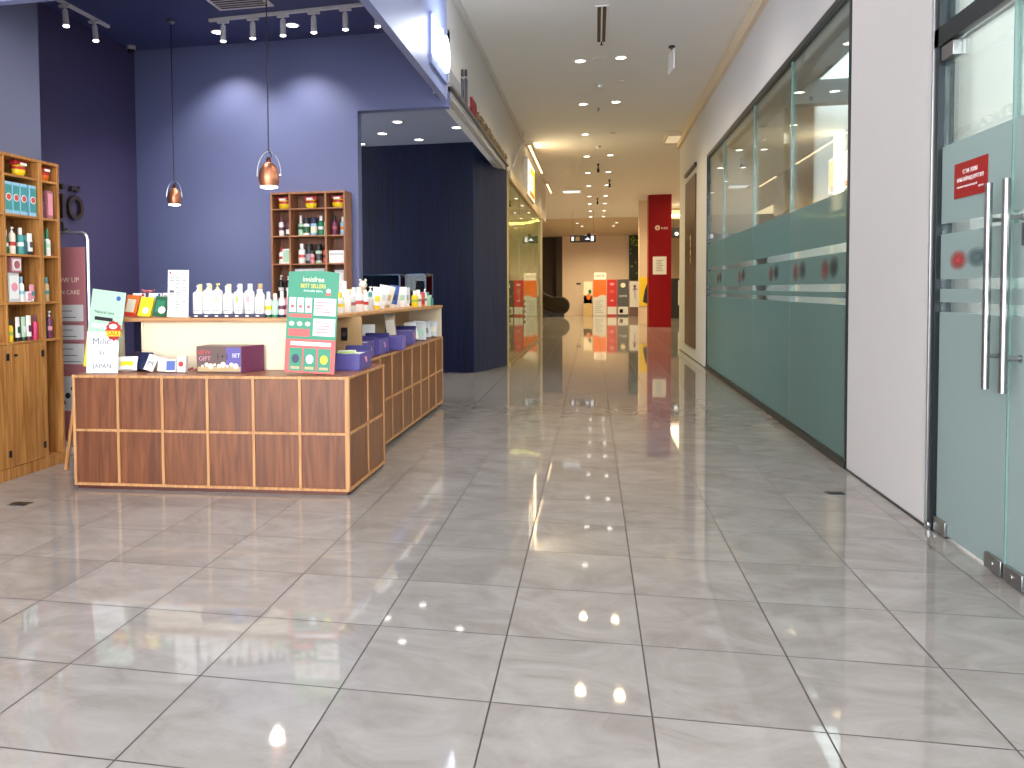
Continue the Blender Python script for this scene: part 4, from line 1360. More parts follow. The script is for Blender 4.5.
# green standee
t = thing('standee', 'tall green and red promotional board at the right end of the front counter', 'sign', CP(1.935, 0.10, ZC + 0.012), CA)
t.rotation_euler = (-0.05, 0.05, CA)
sw, shh = 0.405, 0.80
GRN = mat('standee_green', (30, 138, 104), 0.4, noise=0.04)
MB().prism([(-sw / 2, 0), (sw / 2, 0), (sw / 2, shh - 0.006), (0.08, shh + 0.006), (-0.06, shh), (-sw / 2, shh - 0.01)], 0, 0.008, M=Matrix.Rotation(PI / 2, 4, 'X') @ Matrix.Translation((0, 0, -0.008))).build('board', GRN, t)
MB().box(-sw / 2 + .001, sw / 2 - .001, -0.0015, 0, 0.0, 0.265).build('red_panel', P['coral'], t, smooth=False)
MB().box(-0.16, 0.165, -0.003, -0.0015, 0.215, 0.245).build('white_strip', P['white'], t, smooth=False)
for x in (-0.115, 0.0, 0.115):
    MB().box(x - 0.05, x + 0.05, -0.003, -0.0015, 0.015, 0.195).build('green_tile', GRN, t, smooth=False)
for x, cc_ in ((-0.115, 'navy'), (0.0, 'white'), (0.115, 'yellow')):
    MB().lathe([(0.03, 0), (0.03, 0.002)], n=16, sy=1.2, M=Matrix.Translation((x, -0.003, 0.11)) @ Matrix.Rotation(PI / 2, 4, 'X')).build('picture', P[cc_], t)
    MB().box(x - 0.035, x + 0.035, -0.0045, -0.003, 0.03, 0.05).build('caption_strip', P['tan'], t, smooth=False)
for x in (-0.16, -0.095, -0.03):
    MB().box(x - 0.026, x + 0.026, -0.0015, 0, 0.475, 0.59).build('white_ticket', PAPER, t, smooth=False)
    MB().lathe([(0.014, 0), (0.014, 0.001)], n=12, M=Matrix.Translation((x, -0.0015, 0.52)) @ Matrix.Rotation(PI / 2, 4, 'X')).build('ticket_mark', P['rose'], t)
    MB().lathe([(0.022, 0), (0.022, 0.002)], n=12, sy=0.8, M=Matrix.Translation((x, 0, 0.385)) @ Matrix.Rotation(PI / 2, 4, 'X')).build('picture', P['cream'], t)
for z in (0.295, 0.455):
    MB().box(0.015, 0.19, -0.0015, 0, z, z + 0.135).build('white_ticket', PAPER, t, smooth=False)
    tl = MB()
    for k in range(4):
        tl.box(0.03, 0.15 - 0.02 * (k % 2), -0.0025, -0.0015, z + 0.025 + 0.025 * k, z + 0.032 + 0.025 * k)
    tl.build('lettering', P['rose'], t, smooth=False)
MB().box(-0.185, 0.0, -0.0015, 0, 0.435, 0.462).box(-0.185, -0.01, -0.0015, 0, 0.285, 0.345).build('coral_strip', P['coral'], t, smooth=False)
M_ = lambda x, z, y=-0.001: plane_M((x, y, z), *FRONT)
text('lettering', 'innisfree', 0.06, M_(0.0, 0.735), P['cream'], t, 0.0006, width=0.17)
text('lettering', 'BEST SELLERS', 0.045, M_(0.0, 0.683), P['yellow'], t, 0.0006, width=0.2)
text('lettering', 'бэлгийн багц', 0.024, M_(0.0, 0.645), P['white'], t, 0.0006, width=0.15)
MB().lathe([(0.018, 0), (0.018, 0.002)], n=12, M=Matrix.Translation((0.125, 0, 0.65)) @ Matrix.Rotation(PI / 2, 4, 'X')).build('white_puff', P['white'], t)
MB().box(0.105, 0.145, -0.002, 0, 0.612, 0.635).build('red_puff', P['coral'], t, smooth=False)
MB().box(-0.18, 0.18, 0.008, 0.05, 0.004, 0.01).build('foot', GRN, t, smooth=False)


# purple tote boxes along the side
def tote(x, y, z, w, d, h, label, rz=0.0, flap=True, inner=True, tilt=0.0):
    t = thing('gift_tote', label, 'box', (x, y, z), rz)
    t.rotation_euler = (tilt, 0, rz)
    m = MB()
    m.box(-w / 2, w / 2, -d / 2, d / 2, 0, 0.008)
    m.box(-w / 2, w / 2, -d / 2, -d / 2 + 0.008, 0.008, h).box(-w / 2, w / 2, d / 2 - 0.008, d / 2, 0.008, h)
    m.box(-w / 2, -w / 2 + 0.008, -d / 2 + 0.008, d / 2 - 0.008, 0.008, h).box(w / 2 - 0.008, w / 2, -d / 2 + 0.008, d / 2 - 0.008, 0.008, h)
    m.build('tray', P['purple'], t, 0.002)
    if flap:
        MB().box(-w / 2, w / 2, 0, 0.008, 0, d * 0.13, M=Matrix.Translation((0, d / 2 - 0.006, h)) @ Matrix.Rotation(-0.5, 4, 'X')).build('lid', P['dpurple'], t, 0.002)
    if inner:
        MB().box(-w * 0.38, w * 0.38, -d * 0.38, d * 0.38, h * 0.5, h * 0.93).build('tissue', P['white'], t, 0.01)
    MB().tube([(w / 2 + 0.002, -0.02, h * 0.75), (w / 2 + 0.012, -0.01, h * 0.45), (w / 2 + 0.002, 0.02, h * 0.7)], 0.006, 6).build('ribbon', P['pink'], t)
    return t


tote(-2.02, 6.50, ZC, 0.23, 0.40, 0.135, 'open purple tray box beside the green board, white tissue inside', 0.04)
carton((-2.04, 6.42, ZC + 0.136), 0.15, 0.10, 0.02, 'flat white and lime sachet lying in the open purple tray', 'white', 'lime', 0.3)
ZU = UH + 0.001
tote(-2.22, 7.28, ZU, 0.27, 0.36, 0.15, 'purple box with a raised dark lid on the near end of the side counter', 0.05)
tote(-2.20, 7.75, ZU, 0.25, 0.40, 0.15, 'closed purple box with a pink ribbon on the side counter', 0.02, True, False)
carton((-2.20, 8.28, ZU), 0.24, 0.40, 0.15, 'long purple carton standing third along the side counter', 'purple', 'lilac', PI / 2 + 0.05)
pouch((-2.33, 8.05, ZU), 0.16, 0.26, 'white crumpled sachet behind the purple boxes on the side counter', 'white', 'palegrey', 0.4, 0.1)
carton((-2.22, 8.68, ZU), 0.11, 0.07, 0.33, 'tall tan carton leaning on the side counter', 'tan', 'cream', 0.2, tilt=(0.0, -0.12))
carton((-2.3, 8.85, ZU), 0.12, 0.06, 0.36, 'tall pale carton with dark print behind the tan one', 'palegrey', 'dteal', 0.2)
tote(-2.24, 9.25, ZU, 0.26, 0.36, 0.16, 'deep purple box tilted open near the white pouches', 0.1, True, True, 0.0)
for i, (y, w_) in enumerate(((9.62, 'first'), (9.78, 'second'), (9.95, 'third'), (10.12, 'fourth'), (10.3, 'fifth'), (10.46, 'last'))):
    pouch((-2.20 + 0.05 * (i % 2), y, ZU), 0.15, 0.22 - 0.02 * (i // 3), w_ + ' white pouch of the row in front of the cream end panel', ('white', 'palegrey')[i % 2], ('grey', 'mint', 'cream')[i % 3], 0.55 - 0.3 * (i % 2), 0.30, roll=0.12 * (i % 3 - 1), group='white pouches on the side counter')
t = thing('socket_box', 'small black power socket on the tan divider beside the green board', 'socket', (-2.26, 7.045, 1.12), 0)
MB().box(-0.03, 0.03, -0.02, 0.0, 0, 0.12).build('housing', BLACK, t, 0.004)
MB().lathe([(0.02, 0), (0.02, 0.004)], n=12, M=Matrix.Translation((0, -0.02, 0.06)) @ Matrix.Rotation(PI / 2, 4, 'X')).build('outlet', P['dgrey'], t)
# ------------------------------------------------------------------ things on the raised shelf, front run
ZF = 1.359
pk = [
    (0.108, 0.115, 0.17, 'lime', 'green', 'green patterned sheet pack at the left end of the raised shelf'),
    (0.24, 0.115, 0.19, 'orange', 'cream', 'orange sheet pack with a pale panel on the raised shelf'),
    (0.374, 0.115, 0.17, 'yellow', 'yellow', 'plain yellow sheet pack between the orange and green packs'),
    (0.508, 0.115, 0.175, 'dgreen', 'green', 'green sheet pack beside the yellow pack on the raised shelf')]
for u, w, hh, b_, a_, lb in pk:
    t = thing('sheet_pack', lb, 'packet', CP(u, 0.47, ZF), CA)
    t.rotation_euler = (-0.30, 0.10, CA)
    t.location.z += 0.025 * 0.3 + w / 2 * 0.1 + 0.001
    MB().box(-w / 2, w / 2, 0, 0.025, 0, hh).build('body', P[b_], t, 0.003)
    MB().box(-w * 0.35, w * 0.3, -0.0015, 0, hh * 0.2, hh * 0.8).build('printed_panel', P[a_], t, smooth=False)
    if b_ == 'dgreen':
        MB().lathe([(0.032, 0), (0.032, 0.002)], n=14, M=Matrix.Translation((0.02, -0.0015, 0.055)) @ Matrix.Rotation(PI / 2, 4, 'X')).build('white_figure', P['white'], t)
    if b_ == 'yellow':
        MB().lathe([(0.03, 0), (0.03, 0.002)], n=14, M=Matrix.Translation((0.01, -0.0015, 0.05)) @ Matrix.Rotation(PI / 2, 4, 'X')).build('pale_figure', P['cream'], t)
    if b_ == 'orange':
        MB().box(-w / 2, w / 2, -0.003, 0, 0.0, 0.03).build('red_foot', P['red'], t, smooth=False)
for i, u in enumerate((0.25, 0.40, 0.53)):
    t = thing('sheet_pack', ('white sheet pack standing behind the orange pack', 'white sheet pack standing behind the yellow pack', 'white sheet pack with a dark corner mark behind the green pack')[i], 'packet', CP(u, 0.60, ZF), CA)
    t.rotation_euler = (-0.10, 0.03, CA)
    t.location.z += 0.006
    MB().box(-0.058, 0.058, 0, 0.02, 0, 0.205).build('body', P['white'], t, 0.003)
    MB().box(-0.048, 0.03, -0.0015, 0, 0.15, 0.185).build('printed_panel', P[('grey', 'palegrey', 'grey')[i]], t, smooth=False)
    MB().lathe([(0.012, 0), (0.012, 0.002)], n=10, M=Matrix.Translation((0.04, 0, 0.19)) @ Matrix.Rotation(PI / 2, 4, 'X')).build('corner_mark', P[('red', 'blue', 'black')[i]], t)
t = thing('toy_crab', 'small rusty red ornament lying on top of the white sheet packs', 'ornament', CP(0.33, 0.65, ZF + 0.212), CA)
MB().lathe([(0.02, 0), (0.028, 0.012), (0.015, 0.026)], n=10, sx=1.5).build('body', P['rose'], t)
MB().tube([(-0.03, 0, 0.012), (-0.06, 0, 0.03)], 0.007, 6).tube([(0.03, 0, 0.012), (0.06, 0, 0.028)], 0.007, 6).build('claw', P['rose'], t)

t = card(0.692, 0.45, ZF, 0.185, 0.40, 'tall white price card with small print on the raised shelf', 0.03, roll=0.02)
ln = MB()
random.seed(3)
for blk, (z0, z1) in enumerate(((0.27, 0.38), (0.18, 0.26), (0.04, 0.15))):
    for k in range(4):
        z = z1 - (k + 0.5) * (z1 - z0) / 4
        for j in range(3):
            if random.random() < 0.75:
                x = -0.075 + j * 0.055
                ln.box(x, x + 0.02 + 0.022 * random.random(), -0.001, 0, z - 0.004, z + 0.004)
ln.build('lettering', P['grey'], t, smooth=False)
MB().box(-0.092, 0.092, -0.0012, 0, 0.263, 0.267).box(-0.092, 0.092, -0.0012, 0, 0.160, 0.163).build('rule_line', P['teal'], t, smooth=False)
MB().box(-0.078, -0.062, -0.0014, 0, 0.372, 0.386).build('red_mark', P['red'], t, smooth=False)
MB().box(-0.075, -0.035, -0.0014, 0, 0.21, 0.225).build('dark_mark', P['dgrey'], t, smooth=False)

BU = [(0.845, .272, 'pump', 'white', None), (0.935, .29, 'pump', 'white', None), (1.02, .29, 'pump', 'paleyellow', 'paleyellow'), (1.112, .27, 'cap', 'white', None),
      (1.205, .27, 'pump', 'white', 'lime'), (1.30, .28, 'pump', 'white', 'pink'), (1.39, .235, 'cap', 'white', None)]
NM = ['leftmost white bottle of the front row beside the tall price card', 'second white bottle of the front row, with a taller white pump', 'third white bottle of the front row, pale yellow pump and mark',
      'fourth white bottle of the front row, broad shouldered with a white cap', 'fifth white bottle of the front row with a lime mark', 'sixth white bottle of the front row with a pink mark',
      'seventh white bottle of the front row, shorter than its neighbours']
for (u, hh, kd, cp, bd), lb in zip(BU, NM):
    t = bottle(CP(u, 0.52, ZF + 0.03), hh - 0.03, 0.0428, lb, kind=kd, body='white', cap=cp, rz=CA - 0.6, group='white bottles on the raised shelf', n=18)
    if bd:
        MB().box(-0.012, 0.012, -0.0425, -0.039, 0.10, 0.15, M=Matrix.Rotation(0.6, 4, 'Z')).build('mark', P[bd], t, 0.001)
    MB().box(-0.02, 0.02, -0.0423, -0.039, 0.025, 0.035, M=Matrix.Rotation(0.6, 4, 'Z')).build('lettering', P['grey'], t, smooth=False)
t = thing('bottle_tray', 'long navy tray with white marks under the white bottles', 'tray', CP(1.12, 0.52, ZF), CA)
MB().box(-0.32, 0.33, -0.048, 0.048, 0, 0.028).build('tray', P['navy'], t, 0.002)
tl = MB()
for k in range(7):
    tl.box(-0.29 + k * 0.09, -0.26 + k * 0.09, -0.0495, -0.048, 0.008, 0.019)
tl.build('lettering', P['white'], t, smooth=False)
for i, (u, cp) in enumerate(((0.80, 'paleyellow'), (0.89, 'paleyellow'), (1.065, 'paleyellow'), (1.165, 'cream'), (1.255, 'white'), (1.345, 'tan'))):
    bottle(CP(u, 0.66, ZF), 0.285, 0.038, ORD[i] + ' bottle from the left of the row behind the white bottles, %s cap' % cp, kind='cap', body='white', cap=cp, rz=CA, group='second row of bottles')
for u, hh, kd, bd, cp, bn_, lb in (
        (1.467, .215, 'cap', 'white', 'white', 'yellow', 'white bottle with yellow label and green foot right of the white bottles'),
        (1.526, .20, 'cap', 'mint', 'white', None, 'slim mint bottle between the yellow-labelled and red-labelled bottles'),
        (1.584, .22, 'cap', 'white', 'white', 'plum', 'white bottle with a dark red label on the raised shelf'),
        (1.643, .235, 'cap', 'pink', 'white', 'rose', 'pink bottle with a white cap beside the green board')):
    t = bottle(CP(u, 0.52, ZF), hh, 0.028, lb, kind=kd, body=bd, cap=cp, band=bn_, rz=CA, n=16)
    MB().lathe([(0.0285, 0.0), (0.0285, 0.022)], n=16).build('foot_band', P[{'yellow': 'dgreen', None: 'green', 'plum': 'navy', 'rose': 'red'}[bn_]], t)

# side run
ZS = 1.3725
SD = [(6.80, .20, .032, 'pump', 'white', 'white', None, 'white pump bottle at the near end of the side shelf, beside the green board'),
      (7.00, .19, .04, 'cap', 'white', 'yellow', 'yellow', 'white bottle with a yellow cap and yellow label on the side shelf'),
      (7.22, .21, .034, 'pump', 'white', 'white', None, 'plain white pump bottle right of the yellow-labelled bottle on the side shelf'),
      (7.36, .21, .03, 'cap', 'palegrey', 'white', 'rose', 'slim pale bottle with a rose label on the side shelf'),
      (7.55, .24, .045, 'cap', 'white', 'white', 'coral', 'broad white bottle with a coral label on the side shelf'),
      (7.74, .21, .032, 'cap', 'white', 'white', 'red', 'slim white bottle with a red label beside the broad one'),
      (7.90, .19, .034, 'cap', 'palegrey', 'teal', None, 'pale bottle with a teal cap on the side shelf')]
for y, hh, r_, kd, bd, cp, bn_, lb in SD:
    bottle((-2.30 + (y - 6.8) * 0.04, y, ZS), hh, r_, lb, kind=kd, body=bd, cap=cp, band=bn_, rz=0.2, n=16)
bottle((-2.46, 7.67, ZS), .30, .05, 'tall white bottle with a yellow lower label at the back of the side shelf', kind='cap', body='white', cap='white', band='yellow')
SD2 = [(8.06, .23, .05, 'white', 'yellow', 'yellow', (0, 0.12), 'white tube with a yellow mark leaning right on the side shelf'),
       (8.25, .25, .05, 'white', 'white', 'palegrey', (0, 0.2), 'plain white tube leaning among the packs on the side shelf'),
       (8.45, .24, .05, 'cream', 'tan', 'tan', (0, 0.25), 'cream and tan tube leaning against the blue tube'),
       (8.72, .25, .05, 'blue', 'white', 'navy', (0, 0.15), 'blue tube in the middle of the side shelf'),
       (8.95, .24, .045, 'white', 'white', 'palegrey', (0, -0.1), 'white tube just right of the blue tube'),
       (9.22, .24, .05, 'white', 'white', 'mint', (0, 0.0), 'upright white tube with a mint print on the side shelf'),
       (9.45, .23, .045, 'palegrey', 'white', 'grey', (0, -0.05), 'pale grey tube before the yellow bottle on the side shelf')]
for y, hh, r_, bd, cp, bn_, tl_, lb in SD2:
    bottle((-2.24, y, ZS + 0.004), hh, r_, lb, 'tube', kind='tube', body=bd, cap=cp, band=bn_, rz=0.35, tilt=tl_)
for k, (y, cp, hh) in enumerate(((6.92, 'white', .2), (7.12, 'cream', .21), (7.30, 'white', .19), (7.48, 'white', .22), (7.86, 'paleyellow', .22), (8.0, 'white', .24), (8.62, 'white', .25), (8.86, 'navy', .24), (9.08, 'white', .24), (9.34, 'mint', .24), (9.56, 'white', .24))):
    bottle((-2.46, y, ZS), hh, 0.04, ORD[k] + ' white bottle in the back row of the side shelf, counted from the near end', kind='cap' if k % 3 else 'pump', body='white' if k % 4 else 'palegrey', cap=cp, group='back row on the side shelf')
t = thing('toy_bear', 'small tan figurine peeking over the packs on the side shelf', 'ornament', (-2.45, 8.3, ZS))
MB().lathe([(0.05, 0), (0.055, 0.08), (0.04, 0.2), (0.03, 0.23)], n=12).build('body', P['tan'], t)
MB().lathe([(0.02, 0.22), (0.045, 0.25), (0.045, 0.28), (0.02, 0.31)], n=12).lathe([(0.005, 0.30), (0.016, 0.315), (0.006, 0.33)], o=(-0.03, 0, 0), n=8).lathe(
    [(0.005, 0.30), (0.016, 0.315), (0.006, 0.33)], o=(0.03, 0, 0), n=8).build('head', P['cream'], t)
for y, hh, r_, kd, bd, cp, bn_, lb in (
        (9.62, .20, .04, 'cap', 'yellow', 'white', 'lime', 'yellow bottle toward the far end of the side shelf'),
        (9.82, .21, .04, 'cap', 'white', 'white', 'grey', 'white bottle between the yellow and the orange ones, side shelf'),
        (10.0, .18, .045, 'jar', 'orange', 'coral', 'red', 'orange and red jar near the far end of the side shelf'),
        (10.20, .22, .03, 'pump', 'white', 'white', 'teal', 'white pump bottle with a teal label near the far end'),
        (10.36, .18, .045, 'cap', 'mint', 'teal', None, 'mint bottle second from the far end of the side shelf'),
        (10.52, .14, .05, 'cap', 'teal', 'mint', None, 'short teal bottle at the far end of the side shelf')):
    bottle((-2.18, y, ZS), hh, r_, lb, kind=kd, body=bd, cap=cp, band=bn_, rz=0.2, n=16)

# ------------------------------------------------------------------ cedar shelf on the blue wall
bs = thing('wall_shelf', 'reddish wooden display shelf against the blue back wall', 'shelf', (0, 0, 0))
BX = [-4.03, -3.785, -3.31, -3.065]
BY0, BY1 = 9.6, 9.88
ca = MB()
for x in BX:
    ca.box(x - 0.012, x + 0.012, BY0, BY1, 0, 2.80)
ca.box(BX[0] - 0.012, BX[3] + 0.012, BY0, BY1, 2.80, 2.825)
ca.build('upright', CEDAR, bs, 0.002)
BZs = [2.62, 2.278, 1.925, 1.50, 1.10]
for z in BZs:
    for i in range(3):
        hb = MB().box(BX[i] + 0.012, BX[i + 1] - 0.012, BY0 + 0.004, BY1, z - 0.016, z)
        hb.build('shelf_board', wood('cedar_x', (138, 90, 60), (176, 122, 84), 'X', 0.45, 24, 0.06), bs, 0.001)
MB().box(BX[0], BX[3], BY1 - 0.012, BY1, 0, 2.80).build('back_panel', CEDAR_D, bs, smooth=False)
MB().box(BX[0], BX[3], BY0, BY1, 0, 1.08).build('base_cabinet', CEDAR, bs, 0.004)
for i, (x, nm) in enumerate(((-3.90, 'left'), (-3.54, 'middle'), (-3.18, 'right'))):
    gift((x, 9.72, 2.621), 0.155, 'red and yellow gift ornament in the %s top cell of the wall shelf' % nm)
r2 = [(-3.935, .235, .032, 'cap', 'white', 'plum', 'plum', 'white and plum bottle in the left second-row cell of the wall shelf'),
      (-3.835, .16, .036, 'jar', 'black', 'plum', 'white', 'black jar with a white label beside the plum bottle'),
      (-3.675, .245, .03, 'spray', 'mint', 'white', 'dgreen', 'mint spray bottle at the left of the wide second-row cell'),
      (-3.598, .215, .040, 'jar', 'white', 'black', 'dgreen', 'white jar with a black lid and green label, wide second-row cell'),
      (-3.500, .215, .040, 'jar', 'lightblue', 'navy', 'cream', 'blue jar with a dark lid in the wide second-row cell'),
      (-3.405, .235, .034, 'cap', 'green', 'white', 'white', 'green bottle with white label, wide second-row cell'),
      (-3.335, .24, .026, 'cap', 'cream', 'black', 'teal', 'cream bottle at the right of the wide second-row cell'),
      (-3.225, .235, .036, 'cap', 'plum', 'black', 'rose', 'plum bottle in the right second-row cell of the wall shelf'),
      (-3.115, .215, .032, 'cap', 'lightblue', 'white', 'orange', 'blue and orange bottle in the right second-row cell')]
for x, hh, r_, kd, bd, cp, bn_, lb in r2:
    bottle((x, 9.70, 2.279), hh * 1.06, r_ * 1.1, lb, kind=kd, body=bd, cap=cp, band=bn_)
r3 = [(-3.94, .20, .028, 'cap', 'white', 'red', 'red', 'slim white and red bottle at the left of the third row, wall shelf'),
      (-3.66, .24, .045, 'cap', 'white', 'white', 'coral', 'white bottle with a coral label in the wide third-row cell'),
      (-3.565, .235, .045, 'jar', 'black', 'black', 'grey', 'black jar in the middle of the wide third-row cell'),
      (-3.50, .15, .026, 'cap', 'pink', 'dgrey', 'coral', 'small pink bottle in front of the black jar'),
      (-3.435, .23, .042, 'jar', 'mint', 'black', 'dgrey', 'mint jar with a black lid in the wide third-row cell'),
      (-3.345, .22, .032, 'cap', 'coral', 'black', 'black', 'coral bottle with a black cap at the right of the wide third row')]
for x, hh, r_, kd, bd, cp, bn_, lb in r3:
    bottle((x, 9.69 if x != -3.50 else 9.63, 1.926), hh * 1.05, r_ * 1.04, lb, kind=kd, body=bd, cap=cp, band=bn_)
carton((-3.85, 9.71, 1.926), 0.13, 0.10, 0.19, 'pale mint carton in the left third-row cell of the wall shelf', 'white', 'mint')
carton((-3.19, 9.72, 1.926), 0.20, 0.14, 0.16, 'wide white carton in the right third-row cell of the wall shelf', 'white', 'white', stripe='palegrey')
carton((-3.548, 9.72, 1.501), 0.40, 0.14, 0.36, 'wide grey carton in the middle fourth-row cell behind the green board', 'palegrey', 'mint', stripe='white')
bottle((-3.95, 9.69, 1.501), .28, .035, 'black bottle with white shoulders in the left fourth-row cell', kind='pump', body='black', cap='white', band='white')
bottle((-3.85, 9.69, 1.501), .27, .035, 'second black and white bottle beside it, nearer the green board', kind='pump', body='black', cap='white', band='white')
carton((-3.16, 9.72, 1.501), 0.12, 0.12, 0.34, 'tall pale carton in the right fourth-row cell of the wall shelf', 'palegrey', 'white')
bottle((-3.255, 9.68, 1.501), .26, .025, 'slim teal bottle with a black cap in the right fourth-row cell', kind='cap', body='teal', cap='black')

# ------------------------------------------------------------------ glass display cases in the recess
for i, (x0, x1) in enumerate(((-3.27, -2.70), (-2.63, -2.33))):
    t = thing('display_case', ('wider' if i == 0 else 'narrower') + ' dark-framed glass display case in front of the navy boards', 'display case', (x0, 11.0, 0))
    w = x1 - x0
    CF = mat('case_frame', (74, 92, 112), 0.35, 0.6)
    MB().box(0.03, w - 0.03, 0.03, 0.47, 0, 0.9).build('base', mat('case_base', (26, 28, 40), 0.4), t, 0.004)
    f = MB()
    for x in (0, w - 0.02):
        for y in (0, 0.48):
            f.box(x, x + 0.02, y, y + 0.02, 0, 1.81)
    for z in (0.9, 1.79):
        f.box(0, w, 0, 0.02, z, z + 0.02).box(0, w, 0.48, 0.5, z, z + 0.02).box(0, 0.02, 0.02, 0.48, z, z + 0.02).box(w - 0.02, w, 0.02, 0.48, z, z + 0.02)
    f.build('frame', CF, t, 0.002)
    MB().box(0.02, w - 0.02, 0.006, 0.012, 0.92, 1.79).build('front_pane', CASEGL, t, smooth=False)
    MB().box(w - 0.012, w - 0.006, 0.02, 0.48, 0.92, 1.79).build('side_pane', CASEGL, t, smooth=False)
    MB().box(0.02, w - 0.02, 0.02, 0.48, 1.35, 1.358).build('glass_shelf', CASEGL, t, smooth=False)
# ------------------------------------------------------------------ floor plates
for (x, y, lb) in ((1.80, 6.55, 'small square steel floor hatch near the right wall'), (-4.22, 5.21, 'small dark floor hatch in front of the left shelf')):
    t = thing('floor_hatch', lb, 'floor hatch', (x, y, 0.0))
    MB().box(-0.07, 0.07, -0.055, 0.055, 0, 0.004).build('rim', STEEL, t)
    MB().box(-0.058, 0.058, -0.044, 0.044, 0.004, 0.006).build('lid', FRAMEM, t)

# ------------------------------------------------------------------ far end: escalator, posters, signs
es = thing('escalator', 'dark escalator rising to the left at the far end of the corridor', 'escalator', (-1.5, 46.4, 0))
for yy in (0.0, 1.1):
    top = []
    for k in range(13):
        a = -PI / 2 + PI * k / 12
        top.append((-0.5 + 0.48 * math.cos(a), yy, 0.62 + 0.48 * math.sin(a)))
    hr = top + [(-0.95, yy, 1.10), (-1.3, yy, 1.25), (-6.0, yy, 4.0)]
    MB().tube(hr, 0.05, 8).build('handrail', BLACK, es)
    MB().prism([(-0.06, 0.62), (-0.2, 0.25), (-0.5, 0.16), (-1.0, 0.16), (-6.0, 3.0), (-6.0, 3.95), (-1.3, 1.2), (-0.95, 1.06), (-0.5, 1.06), (-0.18, 0.95)], -0.012, 0.012,
               M=Matrix.Translation((0, yy, 0)) @ Matrix.Rotation(PI / 2, 4, 'X')).build('balustrade', glass('smoked_glass', (120, 140, 128)), es)
    MB().prism([(-0.3, 0.0), (-1.0, 0.0), (-6.0, 2.8), (-6.0, 3.1), (-1.0, 0.22), (-0.3, 0.18)], -0.07, 0.07,
               M=Matrix.Translation((0, yy, 0)) @ Matrix.Rotation(PI / 2, 4, 'X')).build('skirt', BLACK, es)
stp = MB()
for k in range(14):
    stp.box(-1.4 - 0.34 * k, -1.0 - 0.34 * k, 0.08, 1.02, 0.0 + 0.195 * k, 0.2 + 0.195 * k)
stp.box(-1.0, -0.25, 0.08, 1.02, 0, 0.02)
stp.build('step', P['dgrey'], es)

t = thing('hanging_sign', 'black overhead direction sign with white pictograms in the far hall', 'sign', (-0.6, 40.0, 3.86))
MB().box(-0.62, 0.62, 0, 0.12, 0, 0.36).build('panel', BLACK, t, 0.02)
MB().lathe([(0.10, 0), (0.10, 0.12)], n=14, M=Matrix.Translation((0.28, 0.12, 0.36)) @ Matrix.Rotation(PI / 2, 4, 'X')).build('end_knob', BLACK, t)
LITW = mat('sign_lit_white', (240, 244, 255), 0.5, emit=0.8, noise=0)
MB().box(-0.56, -0.44, -0.006, 0, 0.08, 0.28).lathe([(0.05, 0), (0.05, 0.006)], n=12, M=Matrix.Translation((0.22, 0, 0.19)) @ Matrix.Rotation(PI / 2, 4, 'X')).box(
    0.38, 0.52, -0.006, 0, 0.06, 0.30).box(0.1, 0.34, -0.006, 0, 0.13, 0.17).build('pictogram', LITW, t, smooth=False)
MB().box(-0.36, -0.16, -0.006, 0, 0.08, 0.28).build('picture', P['tan'], t, smooth=False)
MB().tube([(-0.5, 0.06, 0.36), (-0.5, 0.06, 1.54)], 0.004, 6).tube([(0.5, 0.06, 0.36), (0.5, 0.06, 1.54)], 0.004, 6).build('hanger', FRAMEM, t)


def stand(x0, x1, z1, y, label, body, parts, cat='poster stand', z0=0.0, name='poster_stand', side=None):
    t = thing(name, label, cat, ((x0 + x1) / 2, y, 0))
    w = x1 - x0
    MB().box(-w / 2, w / 2, 0, 0.25, z0, z1).build('cabinet', P[body], t, 0.01)
    for nm, a, b, c, d, colr in parts:
        MB().box(-w / 2 + a * w, -w / 2 + b * w, -0.012, 0, c, d).build(nm, P[colr], t, smooth=False)
    return t


t = stand(-0.70, -0.17, 2.02, 47.5, 'narrow cream and yellow poster stand, leftmost of the row at the far wall', 'tan',
          [('poster', .03, .97, .72, 1.99, 'cream'), ('yellow_field', .05, .95, .74, 1.2, 'yellow')])
MB().lathe([(0.13, 0), (0.13, 0.02)], n=16, sy=1.3, M=Matrix.Translation((0.04, -0.012, 1.12)) @ Matrix.Rotation(PI / 2, 4, 'X')).build('orange_fruit', P['orange'], t)
MB().lathe([(0.09, 0), (0.09, 0.02)], n=14, sy=1.4, M=Matrix.Translation((0.12, -0.016, 1.42)) @ Matrix.Rotation(PI / 2, 4, 'X')).build('dark_fruit', P['dgreen'], t)
t = stand(-0.12, 0.62, 2.12, 47.5, 'orange and white display stand with a white header sign at the far wall', 'palegrey',
          [('orange_field', .0, 1.0, 1.1, 2.1, 'orange'), ('white_field', .0, 1.0, .02, 1.1, 'palegrey')])
MB().prism([(-0.37, 1.0), (0.37, 1.0), (0.37, 1.16), (0.2, 1.24), (0.0, 1.2), (-0.18, 1.08), (-0.37, 1.02)], 0.0, 0.018, M=Matrix.Rotation(PI / 2, 4, 'X')).build('white_swoosh', P['palegrey'], t)
MB().box(-0.33, 0.36, 0.0, 0.1, 2.13, 2.52).build('header', P['white'], t, 0.01)
text('lettering', 'ГУЯ ГОЁ', 0.2, plane_M((0.01, -0.006, 2.32), *FRONT), P['red'], t, 0.004, width=0.5)
ln = MB()
for k in range(7):
    ln.box(-0.26, 0.2 - 0.08 * (k % 3), -0.018, -0.012, 0.2 + 0.11 * k, 0.23 + 0.11 * k)
ln.build('lettering', P['grey'], t, smooth=False)
t = stand(0.66, 1.22, 2.12, 47.5, 'red display stand beside the orange one at the far wall', 'red', [('white_field', .05, .95, .10, .54, 'palegrey')])
